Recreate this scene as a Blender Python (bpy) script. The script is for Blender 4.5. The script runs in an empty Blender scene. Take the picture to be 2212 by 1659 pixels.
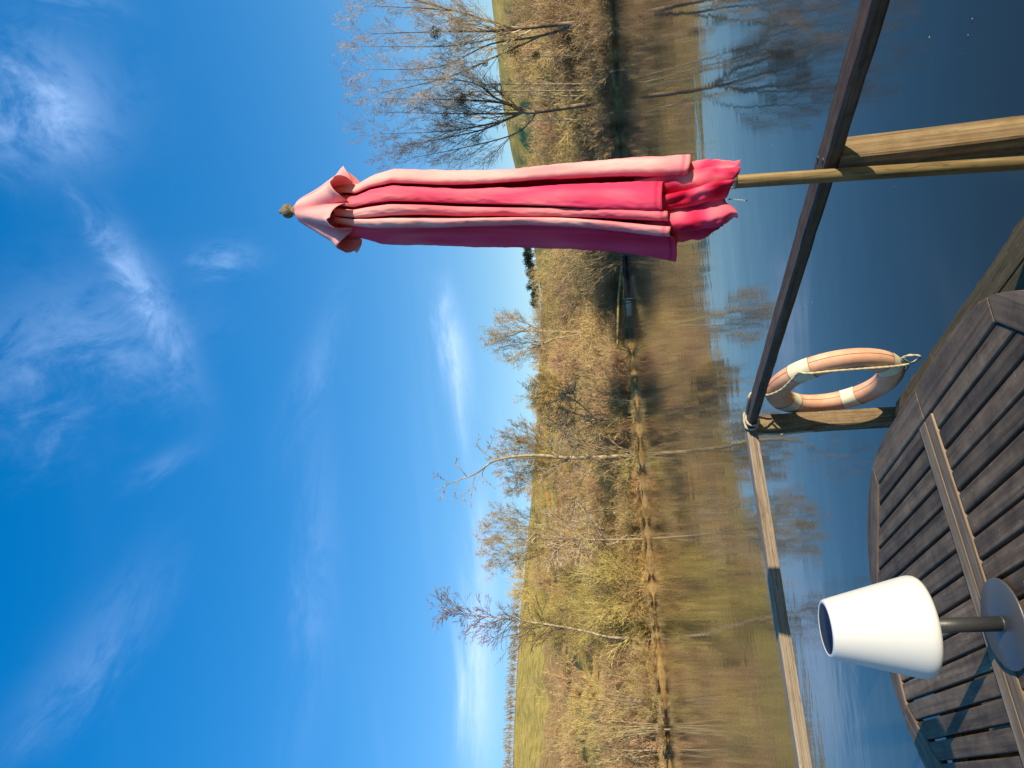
import bpy, bmesh, math, random
import numpy as np
from mathutils import Vector, Matrix, noise as mnoise

scene = bpy.context.scene
COL = scene.collection
rad = math.radians

# ------------------------------------------------------------------ camera
# The photograph is stored lying on its side: the camera is rolled by a quarter turn (plus 4.7 degrees).
CF, CROLL, CPITCH, CH = 1554.0, rad(4.70), rad(8.41), 2.15     # focal length in px of a 2212 px wide picture
_fw = Vector((0, math.cos(CPITCH), math.sin(CPITCH)))
_up = Vector((0, -math.sin(CPITCH), math.cos(CPITCH)))
_rt = Vector((1, 0, 0))
_A = math.cos(CROLL) * _rt - math.sin(CROLL) * _up
_B = math.sin(CROLL) * _rt + math.cos(CROLL) * _up
cam_data = bpy.data.cameras.new('camera')
cam = bpy.data.objects.new('camera', cam_data)
COL.objects.link(cam)
m = Matrix.Identity(4)
for i in range(3):
    m[i][0] = -_B[i]; m[i][1] = _A[i]; m[i][2] = -_fw[i]
m[2][3] = CH
cam.matrix_world = m
cam_data.sensor_fit = 'HORIZONTAL'
cam_data.sensor_width = 36.0
cam_data.lens = 36.0 * CF / 2212.0
cam_data.clip_start = 0.05
cam_data.clip_end = 5000
scene.camera = cam

# ------------------------------------------------------------------ sun and sky
SUN_EL = rad(14.5)
SUN_TRAVEL = (-0.770, 0.638)                       # horizontal direction the light travels
SUN_ROT = math.atan2(-SUN_TRAVEL[0], -SUN_TRAVEL[1])
sl = bpy.data.lights.new('sun', 'SUN')
sl.energy = 5.0
sl.angle = rad(0.5)
sl.color = (1.0, 0.865, 0.64)
sun = bpy.data.objects.new('sun', sl)
COL.objects.link(sun)
sun.rotation_euler = Vector((SUN_TRAVEL[0] * math.cos(SUN_EL), SUN_TRAVEL[1] * math.cos(SUN_EL), -math.sin(SUN_EL))).to_track_quat('-Z', 'Y').to_euler()
sun.location = (30, -25, 40)

vs = scene.view_settings
vs.view_transform = 'Standard'; vs.look = 'None'; vs.exposure = 0.5; vs.gamma = 1.0
vs.use_curve_mapping = False
scene.cycles.use_denoising = True
scene.cycles.denoising_prefilter = 'NONE'
scene.cycles.use_adaptive_sampling = False
scene.cycles.max_bounces = 6
scene.cycles.transparent_max_bounces = 8
scene.cycles.caustics_reflective = False
scene.cycles.caustics_refractive = False


def pray(x, y):
    a = (829.5 - y) / CF; b = (1106 - x) / CF
    A = a * math.cos(CROLL) + b * math.sin(CROLL)
    B = -a * math.sin(CROLL) + b * math.cos(CROLL)
    return (A, math.cos(CPITCH) - B * math.sin(CPITCH), math.sin(CPITCH) + B * math.cos(CPITCH))


def at_z(x, y, z):
    d = pray(x, y); t = (z - CH) / d[2]
    return Vector((d[0] * t, d[1] * t, z))


def at_y(x, y, Y):
    d = pray(x, y); t = Y / d[1]
    return Vector((d[0] * t, Y, CH + d[2] * t))


def at_d(x, y, D):
    d = pray(x, y); t = D / math.hypot(d[0], d[1])
    return Vector((d[0] * t, d[1] * t, CH + d[2] * t))


# ---- world: Nishita sky with thin cirrus
world = bpy.data.worlds.new('World'); scene.world = world; world.use_nodes = True
nt = world.node_tree; N = nt.nodes; L = nt.links
N.clear()
out = N.new('ShaderNodeOutputWorld'); bg = N.new('ShaderNodeBackground'); L.new(bg.outputs[0], out.inputs[0])
bg.inputs[1].default_value = 0.15
sky = N.new('ShaderNodeTexSky'); sky.sky_type = 'NISHITA'; sky.sun_disc = False
sky.sun_elevation = SUN_EL; sky.sun_rotation = SUN_ROT
sky.altitude = 150; sky.air_density = 1.0; sky.dust_density = 0.05; sky.ozone_density = 2.0
hsv = N.new('ShaderNodeHueSaturation'); hsv.inputs['Saturation'].default_value = 2.02; hsv.inputs['Value'].default_value = 1.74
hsv.inputs['Hue'].default_value = 0.514
gam = N.new('ShaderNodeGamma'); gam.inputs['Gamma'].default_value = 0.58
L.new(sky.outputs[0], gam.inputs['Color']); L.new(gam.outputs[0], hsv.inputs['Color'])
tc = N.new('ShaderNodeTexCoord')
sep = N.new('ShaderNodeSeparateXYZ'); L.new(tc.outputs['Generated'], sep.inputs[0])


def wm(op, a, b=None, c=None):
    n = N.new('ShaderNodeMath'); n.operation = op
    for i, v in enumerate((a, b, c)):
        if v is None: continue
        if isinstance(v, (int, float)): n.inputs[i].default_value = v
        else: L.new(v, n.inputs[i])
    return n.outputs[0]


AZ = wm('ARCTAN2', sep.outputs[0], sep.outputs[1])
EL = wm('ARCSINE', sep.outputs[2])


def cloud_patch(p0, p1, half, strength, freq=6.0, stretch=3.0, thr=0.35, seed=0.0):
    """thin cloud: soft ellipse along p0-p1 (directions in the sky) broken up by warped noise"""
    d0 = pray(*p0); d1 = pray(*p1)
    def ae(d):
        return math.atan2(d[0], d[1]), math.asin(d[2] / math.sqrt(d[0] ** 2 + d[1] ** 2 + d[2] ** 2))
    a0, e0 = ae(d0); a1, e1 = ae(d1)
    ca, ce = (a0 + a1) / 2, (e0 + e1) / 2
    ln = math.hypot(a1 - a0, e1 - e0) / 2; ang = math.atan2(e1 - e0, a1 - a0)
    hw = half / CF
    du = wm('SUBTRACT', AZ, ca); dv = wm('SUBTRACT', EL, ce)
    u = wm('ADD', wm('MULTIPLY', du, math.cos(ang)), wm('MULTIPLY', dv, math.sin(ang)))
    v = wm('SUBTRACT', wm('MULTIPLY', dv, math.cos(ang)), wm('MULTIPLY', du, math.sin(ang)))
    un = wm('DIVIDE', u, ln); vn = wm('DIVIDE', v, hw)
    cmb = N.new('ShaderNodeCombineXYZ')
    L.new(wm('MULTIPLY', u, freq / stretch / 0.1), cmb.inputs[0]); L.new(wm('MULTIPLY', v, freq / 0.1), cmb.inputs[1])
    cmb.inputs[2].default_value = seed
    nz = N.new('ShaderNodeTexNoise'); nz.inputs['Scale'].default_value = 0.55; nz.inputs['Detail'].default_value = 8
    nz.inputs['Roughness'].default_value = 0.66; nz.inputs['Distortion'].default_value = 0.5
    L.new(cmb.outputs[0], nz.inputs['Vector'])
    # the noise also warps the envelope so that the outline is ragged
    w = wm('SUBTRACT', nz.outputs['Fac'], 0.5)
    r2 = wm('ADD', wm('POWER', wm('ABSOLUTE', wm('ADD', un, wm('MULTIPLY', w, 1.2))), 2.0), wm('POWER', wm('ABSOLUTE', wm('ADD', vn, wm('MULTIPLY', w, 2.6))), 2.0))
    g = wm('EXPONENT', wm('MULTIPLY', r2, -1.1))
    mr = N.new('ShaderNodeMapRange'); mr.interpolation_type = 'SMOOTHSTEP'
    mr.inputs['From Min'].default_value = thr; mr.inputs['From Max'].default_value = 0.8
    L.new(nz.outputs['Fac'], mr.inputs['Value'])
    return wm('MULTIPLY', wm('MULTIPLY', g, mr.outputs[0]), strength * (0.72 if p0[0] < 600 else 1.0))


patches = [
    cloud_patch((-20, 100), (200, 330), 120, 0.72, 2.6, 1.3, 0.25, 1.0),
    cloud_patch((60, 150), (200, 330), 45, 0.6, 4.0, 1.2, 0.3, 1.7),
    cloud_patch((-60, 850), (330, 600), 150, 0.42, 2.6, 1.3, 0.22, 2.0),
    cloud_patch((225, 480), (410, 820), 36, 0.75, 4.0, 1.5, 0.25, 3.0),
    cloud_patch((420, 560), (560, 545), 34, 0.42, 7.0, 2.0, 0.32, 4.0),
    cloud_patch((280, 1050), (420, 960), 26, 0.26, 5.0, 3.0, 0.25, 5.0),
    cloud_patch((20, 1620), (340, 1190), 60, 0.24, 4.0, 3.0, 0.25, 6.0),
    cloud_patch((620, 930), (730, 640), 34, 0.16, 5.0, 3.0, 0.25, 7.0),
    cloud_patch((700, 1000), (640, 1640), 44, 0.17, 4.0, 4.0, 0.25, 8.0),
    cloud_patch((965, 645), (1000, 860), 24, 1.15, 4.0, 4.0, 0.12, 9.0),
    cloud_patch((985, 800), (1006, 1000), 12, 0.6, 5.0, 5.0, 0.15, 9.5),
    cloud_patch((1030, 1270), (1036, 1700), 34, 1.3, 3.4, 4.0, 0.20, 10.0),
    cloud_patch((1040, 1060), (1060, 1330), 22, 0.75, 4.0, 4.0, 0.15, 11.0),
    cloud_patch((1075, 900), (1095, 1250), 14, 0.3, 5.0, 5.0, 0.15, 12.0),
    cloud_patch((60, -30), (280, 20), 30, 0.3, 5.0, 3.0, 0.28, 13.0),
]
tot = patches[0]
for p in patches[1:]:
    tot = wm('ADD', tot, p)
# faint cirrus over the whole sky, in the same streaky manner
zz = wm('ADD', wm('MAXIMUM', sep.outputs[2], 0.0), 0.12)
cmb = N.new('ShaderNodeCombineXYZ')
L.new(wm('DIVIDE', sep.outputs[0], zz), cmb.inputs[0]); L.new(wm('DIVIDE', sep.outputs[1], zz), cmb.inputs[1])
mp = N.new('ShaderNodeMapping'); mp.inputs['Rotation'].default_value = (0, 0, rad(35)); mp.inputs['Scale'].default_value = (0.35, 1.3, 1)
L.new(cmb.outputs[0], mp.inputs[0])
nz = N.new('ShaderNodeTexNoise'); nz.inputs['Scale'].default_value = 1.1; nz.inputs['Detail'].default_value = 8; nz.inputs['Distortion'].default_value = 1.0
nz.inputs['Roughness'].default_value = 0.55
L.new(mp.outputs[0], nz.inputs['Vector'])
mr = N.new('ShaderNodeMapRange'); mr.interpolation_type = 'SMOOTHSTEP'
mr.inputs['From Min'].default_value = 0.47; mr.inputs['From Max'].default_value = 0.85; mr.inputs['To Max'].default_value = 0.08
L.new(nz.outputs['Fac'], mr.inputs['Value'])
tot = wm('MINIMUM', wm('ADD', tot, mr.outputs[0]), 0.92)
world.cycles.sampling_method = 'MANUAL'; world.cycles.sample_map_resolution = 256
mix = N.new('ShaderNodeMix'); mix.data_type = 'RGBA'
L.new(tot, mix.inputs['Factor']); L.new(hsv.outputs[0], mix.inputs['A']); mix.inputs['B'].default_value = (3.3, 4.6, 7.0, 1)
L.new(mix.outputs['Result'], bg.inputs[0])

# ------------------------------------------------------------------ helpers
def tag(o, label=None, cat=None, group=None, kind=None):
    if label: o['label'] = label
    if cat: o['category'] = cat
    if group: o['group'] = group
    if kind: o['kind'] = kind
    return o


def obj(name, me, mat=None, parent=None, mw=None):
    o = bpy.data.objects.new(name, me)
    COL.objects.link(o)
    if mat is not None and me is not None and len(me.materials) == 0:
        me.materials.append(mat)
    if parent is not None: o.parent = parent
    if mw is not None: o.matrix_local = mw
    return o


def empty(name, loc=(0, 0, 0), rz=0.0):
    o = bpy.data.objects.new(name, None); COL.objects.link(o)
    o.empty_display_size = 0.2
    o.location = loc; o.rotation_euler = (0, 0, rz)
    return o


def mesh_pydata(name, v, f, smooth=False):
    me = bpy.data.meshes.new(name)
    me.from_pydata([tuple(p) for p in v], [], f)
    if smooth:
        me.polygons.foreach_set('use_smooth', [True] * len(me.polygons))
    me.update()
    return me


def bm_mesh(name, bm, smooth=False):
    me = bpy.data.meshes.new(name)
    bmesh.ops.recalc_face_normals(bm, faces=bm.faces)
    bm.to_mesh(me); bm.free()
    if smooth:
        me.polygons.foreach_set('use_smooth', [True] * len(me.polygons))
    return me


def box_mesh(name, sx, sy, sz, bev=0.004, seg=2, cuts=0):
    """box centred on x and y, z from 0 to sz"""
    bm = bmesh.new()
    bmesh.ops.create_cube(bm, size=1.0)
    for v in bm.verts:
        v.co = Vector((v.co.x * sx, v.co.y * sy, (v.co.z + 0.5) * sz))
    if bev:
        bmesh.ops.bevel(bm, geom=list(bm.edges), offset=bev, segments=seg, affect='EDGES', profile=0.6)
    return bm_mesh(name, bm, False)


def prism_mesh(name, poly, z0, z1, bev=0.0, seg=1):
    bm = bmesh.new()
    vs_ = [bm.verts.new((p[0], p[1], z0)) for p in poly]
    f = bm.faces.new(vs_)
    r = bmesh.ops.extrude_face_region(bm, geom=[f])
    top = [g for g in r['geom'] if isinstance(g, bmesh.types.BMVert)]
    for v in top: v.co.z = z1
    if bev:
        zt = max(z0, z1)
        es = [e for e in bm.edges if all(abs(v.co.z - zt) < 1e-6 for v in e.verts)]
        bmesh.ops.bevel(bm, geom=es, offset=bev, segments=seg, affect='EDGES', profile=0.6)
    return bm_mesh(name, bm)


def lathe_mesh(name, prof, n=48, smooth=True):
    v = []; f = []
    for r, z in prof:
        for k in range(n):
            a = 2 * math.pi * k / n
            v.append((r * math.cos(a), r * math.sin(a), z))
    for i in range(len(prof) - 1):
        for k in range(n):
            f.append((i * n + k, i * n + (k + 1) % n, (i + 1) * n + (k + 1) % n, (i + 1) * n + k))
    if prof[0][0] > 1e-5: f.append(tuple(range(n))[::-1])
    if prof[-1][0] > 1e-5: f.append(tuple((len(prof) - 1) * n + k for k in range(n)))
    me = mesh_pydata(name, v, f, smooth)
    return me


def catmull(P, sub=8, closed=False):
    P = [Vector(p) for p in P]; n = len(P); o = []
    rng = range(n) if closed else range(n - 1)
    for i in rng:
        if closed: a, b, c, d = P[(i - 1) % n], P[i], P[(i + 1) % n], P[(i + 2) % n]
        else: a, b, c, d = P[max(i - 1, 0)], P[i], P[i + 1], P[min(i + 2, n - 1)]
        for k in range(sub):
            t = k / sub
            o.append(0.5 * ((2 * b) + (c - a) * t + (2 * a - 5 * b + 4 * c - d) * t * t + (3 * b - a - 3 * c + d) * t ** 3))
    if not closed: o.append(P[-1])
    return o


def rope_mesh(name, pts, r=0.006, sub=10, twist=160.0, nseg=12):
    P = catmull(pts, sub)
    v = []; f = []; s = 0.0; up = Vector((0.2, 0.3, 1)).normalized()
    for i, p in enumerate(P):
        t = (P[min(i + 1, len(P) - 1)] - P[max(i - 1, 0)]).normalized()
        if i: s += (P[i] - P[i - 1]).length
        x = (up - t * up.dot(t)).normalized(); y = t.cross(x); up = x
        for k in range(nseg):
            a = 2 * math.pi * k / nseg
            rr = r * (1 + 0.22 * math.cos(3 * a - twist * s))
            v.append(p + x * (rr * math.cos(a)) + y * (rr * math.sin(a)))
    n = nseg
    for i in range(len(P) - 1):
        for k in range(n):
            f.append((i * n + k, i * n + (k + 1) % n, (i + 1) * n + (k + 1) % n, (i + 1) * n + k))
    f.append(tuple(range(n))[::-1]); f.append(tuple((len(P) - 1) * n + k for k in range(n)))
    return mesh_pydata(name, v, f, True)


# ------------------------------------------------------------------ materials
def new_mat(name):
    mt = bpy.data.materials.new(name); mt.use_nodes = True
    t = mt.node_tree
    b = t.nodes['Principled BSDF']
    return mt, t.nodes, t.links, b


def ramp(nodes, stops):
    r = nodes.new('ShaderNodeValToRGB')
    el = r.color_ramp.elements
    while len(el) < len(stops): el.new(0.5)
    for e, (p, c) in zip(el, stops):
        e.position = p; e.color = (c[0], c[1], c[2], 1)
    return r


def wood(name, dark, light, axis=0, rough=0.75, grain=70.0, bump=0.35, blotch=(0.5, 0.5, 0.5), blotch_amt=0.5, spots=None, var=0.25, crack=0.6):
    """weathered timber, grain along the given local axis"""
    mt, n, l, b = new_mat(name)
    tcn = n.new('ShaderNodeTexCoord'); oi = n.new('ShaderNodeObjectInfo')
    off = n.new('ShaderNodeVectorMath'); off.operation = 'ADD'
    mul = n.new('ShaderNodeVectorMath'); mul.operation = 'SCALE'; mul.inputs['Scale'].default_value = 37.0
    cmbn = n.new('ShaderNodeCombineXYZ')
    for i in range(3): l.new(oi.outputs['Random'], cmbn.inputs[i])
    l.new(cmbn.outputs[0], mul.inputs[0]); l.new(tcn.outputs['Object'], off.inputs[0]); l.new(mul.outputs[0], off.inputs[1])
    mpn = n.new('ShaderNodeMapping'); sc = [grain] * 3; sc[axis] = grain * 0.035
    mpn.inputs['Scale'].default_value = sc
    l.new(off.outputs[0], mpn.inputs[0])
    g = n.new('ShaderNodeTexNoise'); g.inputs['Scale'].default_value = 1.0; g.inputs['Detail'].default_value = 7; g.inputs['Roughness'].default_value = 0.65
    g.inputs['Distortion'].default_value = 0.35
    l.new(mpn.outputs[0], g.inputs['Vector'])
    cr = ramp(n, [(0.33, dark), (0.52, [0.5 * (a + c) for a, c in zip(dark, light)]), (0.70, light)])
    l.new(g.outputs['Fac'], cr.inputs[0])
    bn = n.new('ShaderNodeTexNoise'); bn.inputs['Scale'].default_value = 11.0; bn.inputs['Detail'].default_value = 5; bn.inputs['Roughness'].default_value = 0.7
    l.new(off.outputs[0], bn.inputs['Vector'])
    br = ramp(n, [(0.36, (1, 1, 1)), (0.66, blotch)])
    l.new(bn.outputs['Fac'], br.inputs[0])
    mx = n.new('ShaderNodeMix'); mx.data_type = 'RGBA'; mx.blend_type = 'MULTIPLY'; mx.inputs['Factor'].default_value = blotch_amt
    l.new(cr.outputs[0], mx.inputs['A']); l.new(br.outputs[0], mx.inputs['B'])
    mpc = n.new('ShaderNodeMapping'); sc2 = [26.0] * 3; sc2[axis] = 1.3; mpc.inputs['Scale'].default_value = sc2
    l.new(off.outputs[0], mpc.inputs[0])
    ck = n.new('ShaderNodeTexNoise'); ck.inputs['Scale'].default_value = 1.0; ck.inputs['Detail'].default_value = 3; ck.inputs['Distortion'].default_value = 0.6
    l.new(mpc.outputs[0], ck.inputs['Vector'])
    ckr = ramp(n, [(0.485, (1, 1, 1)), (0.5, (0.28, 0.26, 0.24)), (0.515, (1, 1, 1))]); l.new(ck.outputs['Fac'], ckr.inputs[0])
    mck = n.new('ShaderNodeMix'); mck.data_type = 'RGBA'; mck.blend_type = 'MULTIPLY'; mck.inputs['Factor'].default_value = crack
    l.new(mx.outputs['Result'], mck.inputs['A']); l.new(ckr.outputs[0], mck.inputs['B']); mx = mck
    hv = n.new('ShaderNodeHueSaturation')
    vr = n.new('ShaderNodeMapRange'); vr.inputs['To Min'].default_value = 1 - var; vr.inputs['To Max'].default_value = 1 + var
    l.new(oi.outputs['Random'], vr.inputs['Value']); l.new(vr.outputs[0], hv.inputs['Value'])
    l.new(mx.outputs['Result'], hv.inputs['Color'])
    colour = hv.outputs[0]
    if spots:
        sn = n.new('ShaderNodeTexNoise'); sn.inputs['Scale'].default_value = spots[1]; sn.inputs['Detail'].default_value = 4; sn.inputs['Roughness'].default_value = 0.7
        l.new(off.outputs[0], sn.inputs['Vector'])
        sr = ramp(n, [(spots[2], (0, 0, 0)), (spots[2] + 0.06, (1, 1, 1))]); l.new(sn.outputs['Fac'], sr.inputs[0])
        m2 = n.new('ShaderNodeMix'); m2.data_type = 'RGBA'
        l.new(sr.outputs[0], m2.inputs['Factor']); l.new(colour, m2.inputs['A']); m2.inputs['B'].default_value = (*spots[0], 1)
        colour = m2.outputs['Result']
    l.new(colour, b.inputs['Base Color'])
    b.inputs['Roughness'].default_value = rough
    b.inputs['Specular IOR Level'].default_value = 0.3
    bp = n.new('ShaderNodeBump'); bp.inputs['Strength'].default_value = bump; bp.inputs['Distance'].default_value = 0.004
    l.new(g.outputs['Fac'], bp.inputs['Height']); l.new(bp.outputs[0], b.inputs['Normal'])
    return mt


def plain(name, c, rough=0.6, metal=0.0, noise=0.0, scale=20.0, bump=0.0, spec=0.4, c2=None, thr=(0.35, 0.7)):
    mt, n, l, b = new_mat(name)
    b.inputs['Roughness'].default_value = rough; b.inputs['Metallic'].default_value = metal
    b.inputs['Specular IOR Level'].default_value = spec
    tcn = n.new('ShaderNodeTexCoord')
    g = n.new('ShaderNodeTexNoise'); g.inputs['Scale'].default_value = scale; g.inputs['Detail'].default_value = 6; g.inputs['Roughness'].default_value = 0.65
    l.new(tcn.outputs['Object'], g.inputs['Vector'])
    if c2 is None: c2 = [x * (1 - noise) for x in c]
    cr = ramp(n, [(thr[0], c2), (thr[1], c)])
    l.new(g.outputs['Fac'], cr.inputs[0]); l.new(cr.outputs[0], b.inputs['Base Color'])
    if bump:
        bp = n.new('ShaderNodeBump'); bp.inputs['Strength'].default_value = bump; bp.inputs['Distance'].default_value = 0.003
        l.new(g.outputs['Fac'], bp.inputs['Height']); l.new(bp.outputs[0], b.inputs['Normal'])
    return mt


def twig_mat(name, c1, c2, scale=1.2, rough=0.85):
    """bark: two tones in patches, a little different on every plant"""
    mt, n, l, b = new_mat(name)
    g = n.new('ShaderNodeTexNoise'); g.inputs['Scale'].default_value = scale; g.inputs['Detail'].default_value = 5
    ge = n.new('ShaderNodeNewGeometry'); oi = n.new('ShaderNodeObjectInfo')
    l.new(ge.outputs['Position'], g.inputs['Vector'])
    cr = ramp(n, [(0.36, c1), (0.64, c2)]); l.new(g.outputs['Fac'], cr.inputs[0])
    hv = n.new('ShaderNodeHueSaturation')
    vr = n.new('ShaderNodeMapRange'); vr.inputs['To Min'].default_value = 0.72; vr.inputs['To Max'].default_value = 1.25
    l.new(oi.outputs['Random'], vr.inputs['Value']); l.new(vr.outputs[0], hv.inputs['Value'])
    hr = n.new('ShaderNodeMapRange'); hr.inputs['To Min'].default_value = 0.487; hr.inputs['To Max'].default_value = 0.515
    wn = n.new('ShaderNodeMath'); wn.operation = 'FRACT'; wm_ = n.new('ShaderNodeMath'); wm_.operation = 'MULTIPLY'; wm_.inputs[1].default_value = 7.31
    l.new(oi.outputs['Random'], wm_.inputs[0]); l.new(wm_.outputs[0], wn.inputs[0]); l.new(wn.outputs[0], hr.inputs['Value']); l.new(hr.outputs[0], hv.inputs['Hue'])
    l.new(cr.outputs[0], hv.inputs['Color']); l.new(hv.outputs[0], b.inputs['Base Color'])
    b.inputs['Roughness'].default_value = rough; b.inputs['Specular IOR Level'].default_value = 0.15
    return mt


M = {}
M['rail_dark'] = wood('rail_timber', (0.060, 0.036, 0.022), (0.19, 0.120, 0.072), 0, 0.72, 60, 0.6, (0.5, 0.45, 0.4), 0.7, ((0.24, 0.19, 0.13), 34, 0.70))
M['rail_pale'] = wood('pale_rail_timber', (0.23, 0.165, 0.11), (0.52, 0.43, 0.33), 0, 0.8, 75, 0.9, (0.7, 0.66, 0.6), 0.5)
M['post'] = wood('post_timber', (0.15, 0.095, 0.045), (0.40, 0.29, 0.15), 0, 0.8, 60, 0.6, (0.55, 0.42, 0.28), 0.6)
M['post_lichen'] = wood('lichened_post_timber', (0.13, 0.08, 0.04), (0.36, 0.26, 0.14), 0, 0.8, 60, 0.6, (0.5, 0.4, 0.3), 0.6, ((0.30, 0.32, 0.24), 60, 0.62))
M['deck'] = wood('deck_timber', (0.075, 0.052, 0.026), (0.17, 0.125, 0.062), 0, 0.85, 80, 0.5, (0.6, 0.6, 0.42), 0.6, ((0.25, 0.19, 0.09), 45, 0.66))
M['table_slat'] = wood('table_slat_timber', (0.092, 0.057, 0.031), (0.255, 0.178, 0.105), 1, 0.68, 45, 0.35, (0.40, 0.38, 0.38), 0.85, ((0.36, 0.25, 0.15), 60, 0.66), 0.38, 0.45)
M['table_rim'] = wood('table_rim_timber', (0.102, 0.065, 0.037), (0.26, 0.183, 0.112), 1, 0.66, 45, 0.35, (0.45, 0.43, 0.43), 0.8, ((0.34, 0.25, 0.16), 60, 0.68), 0.15, 0.35)
M['table_bar'] = wood('table_bar_timber', (0.15, 0.10, 0.058), (0.36, 0.26, 0.16), 0, 0.7, 60, 0.5, (0.55, 0.5, 0.46), 0.6, None, 0.1, 0.5)
M['pole'] = wood('parasol_pole_timber', (0.16, 0.11, 0.05), (0.36, 0.27, 0.13), 2, 0.6, 80, 0.25, (0.65, 0.55, 0.4), 0.5)
M['finial'] = wood('finial_timber', (0.14, 0.11, 0.07), (0.40, 0.34, 0.24), 2, 0.85, 90, 0.9, (0.5, 0.45, 0.4), 0.5)
M['rope'] = plain('rope_fibre', (0.58, 0.50, 0.33), 0.9, 0, 0.35, 120, 0.2, 0.2)
M['dark_metal'] = plain('dark_lamp_metal', (0.035, 0.036, 0.036), 0.42, 0.0, 0.15, 300, 0.15, 0.5)
M['base_metal'] = plain('lamp_base_metal', (0.085, 0.092, 0.10), 0.36, 0.2, 0.2, 260, 0.1, 0.5)
M['steel'] = plain('steel', (0.6, 0.6, 0.6), 0.3, 1.0, 0.2, 50)
M['solar'] = plain('solar_cell', (0.010, 0.016, 0.050), 0.45, 0.0, 0.3, 40, 0.0, 0.12)


def shade_mat():
    mt, n, l, b = new_mat('lamp_shade_plastic')
    b.inputs['Base Color'].default_value = (0.60, 0.60, 0.58, 1)
    b.inputs['Roughness'].default_value = 0.42
    g = n.new('ShaderNodeTexNoise'); g.inputs['Scale'].default_value = 500; bp = n.new('ShaderNodeBump'); bp.inputs['Strength'].default_value = 0.02
    bp.inputs['Distance'].default_value = 0.0005
    l.new(g.outputs['Fac'], bp.inputs['Height']); l.new(bp.outputs[0], b.inputs['Normal'])
    return mt


M['shade'] = shade_mat()


def buoy_mat():
    mt, n, l, b = new_mat('lifebuoy_cover')
    tcn = n.new('ShaderNodeTexCoord')
    g = n.new('ShaderNodeTexNoise'); g.inputs['Scale'].default_value = 7; g.inputs['Detail'].default_value = 7; g.inputs['Roughness'].default_value = 0.7
    l.new(tcn.outputs['Object'], g.inputs['Vector'])
    cr = ramp(n, [(0.3, (0.52, 0.245, 0.135)), (0.5, (0.63, 0.33, 0.20)), (0.72, (0.72, 0.46, 0.32))]); l.new(g.outputs['Fac'], cr.inputs[0])
    l.new(cr.outputs[0], b.inputs['Base Color']); b.inputs['Roughness'].default_value = 0.65
    bp = n.new('ShaderNodeBump'); bp.inputs['Strength'].default_value = 0.15; bp.inputs['Distance'].default_value = 0.004
    g2 = n.new('ShaderNodeTexNoise'); g2.inputs['Scale'].default_value = 35; g2.inputs['Detail'].default_value = 6; l.new(tcn.outputs['Object'], g2.inputs['Vector'])
    l.new(g2.outputs['Fac'], bp.inputs['Height']); l.new(bp.outputs[0], b.inputs['Normal'])
    return mt


M['buoy'] = buoy_mat()
M['band'] = plain('cream_band', (0.74, 0.68, 0.50), 0.6, 0, 0.22, 14, 0.1, 0.3)
M['stitch'] = plain('stitching', (0.30, 0.12, 0.07), 0.8, 0, 0.2, 30)


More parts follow.
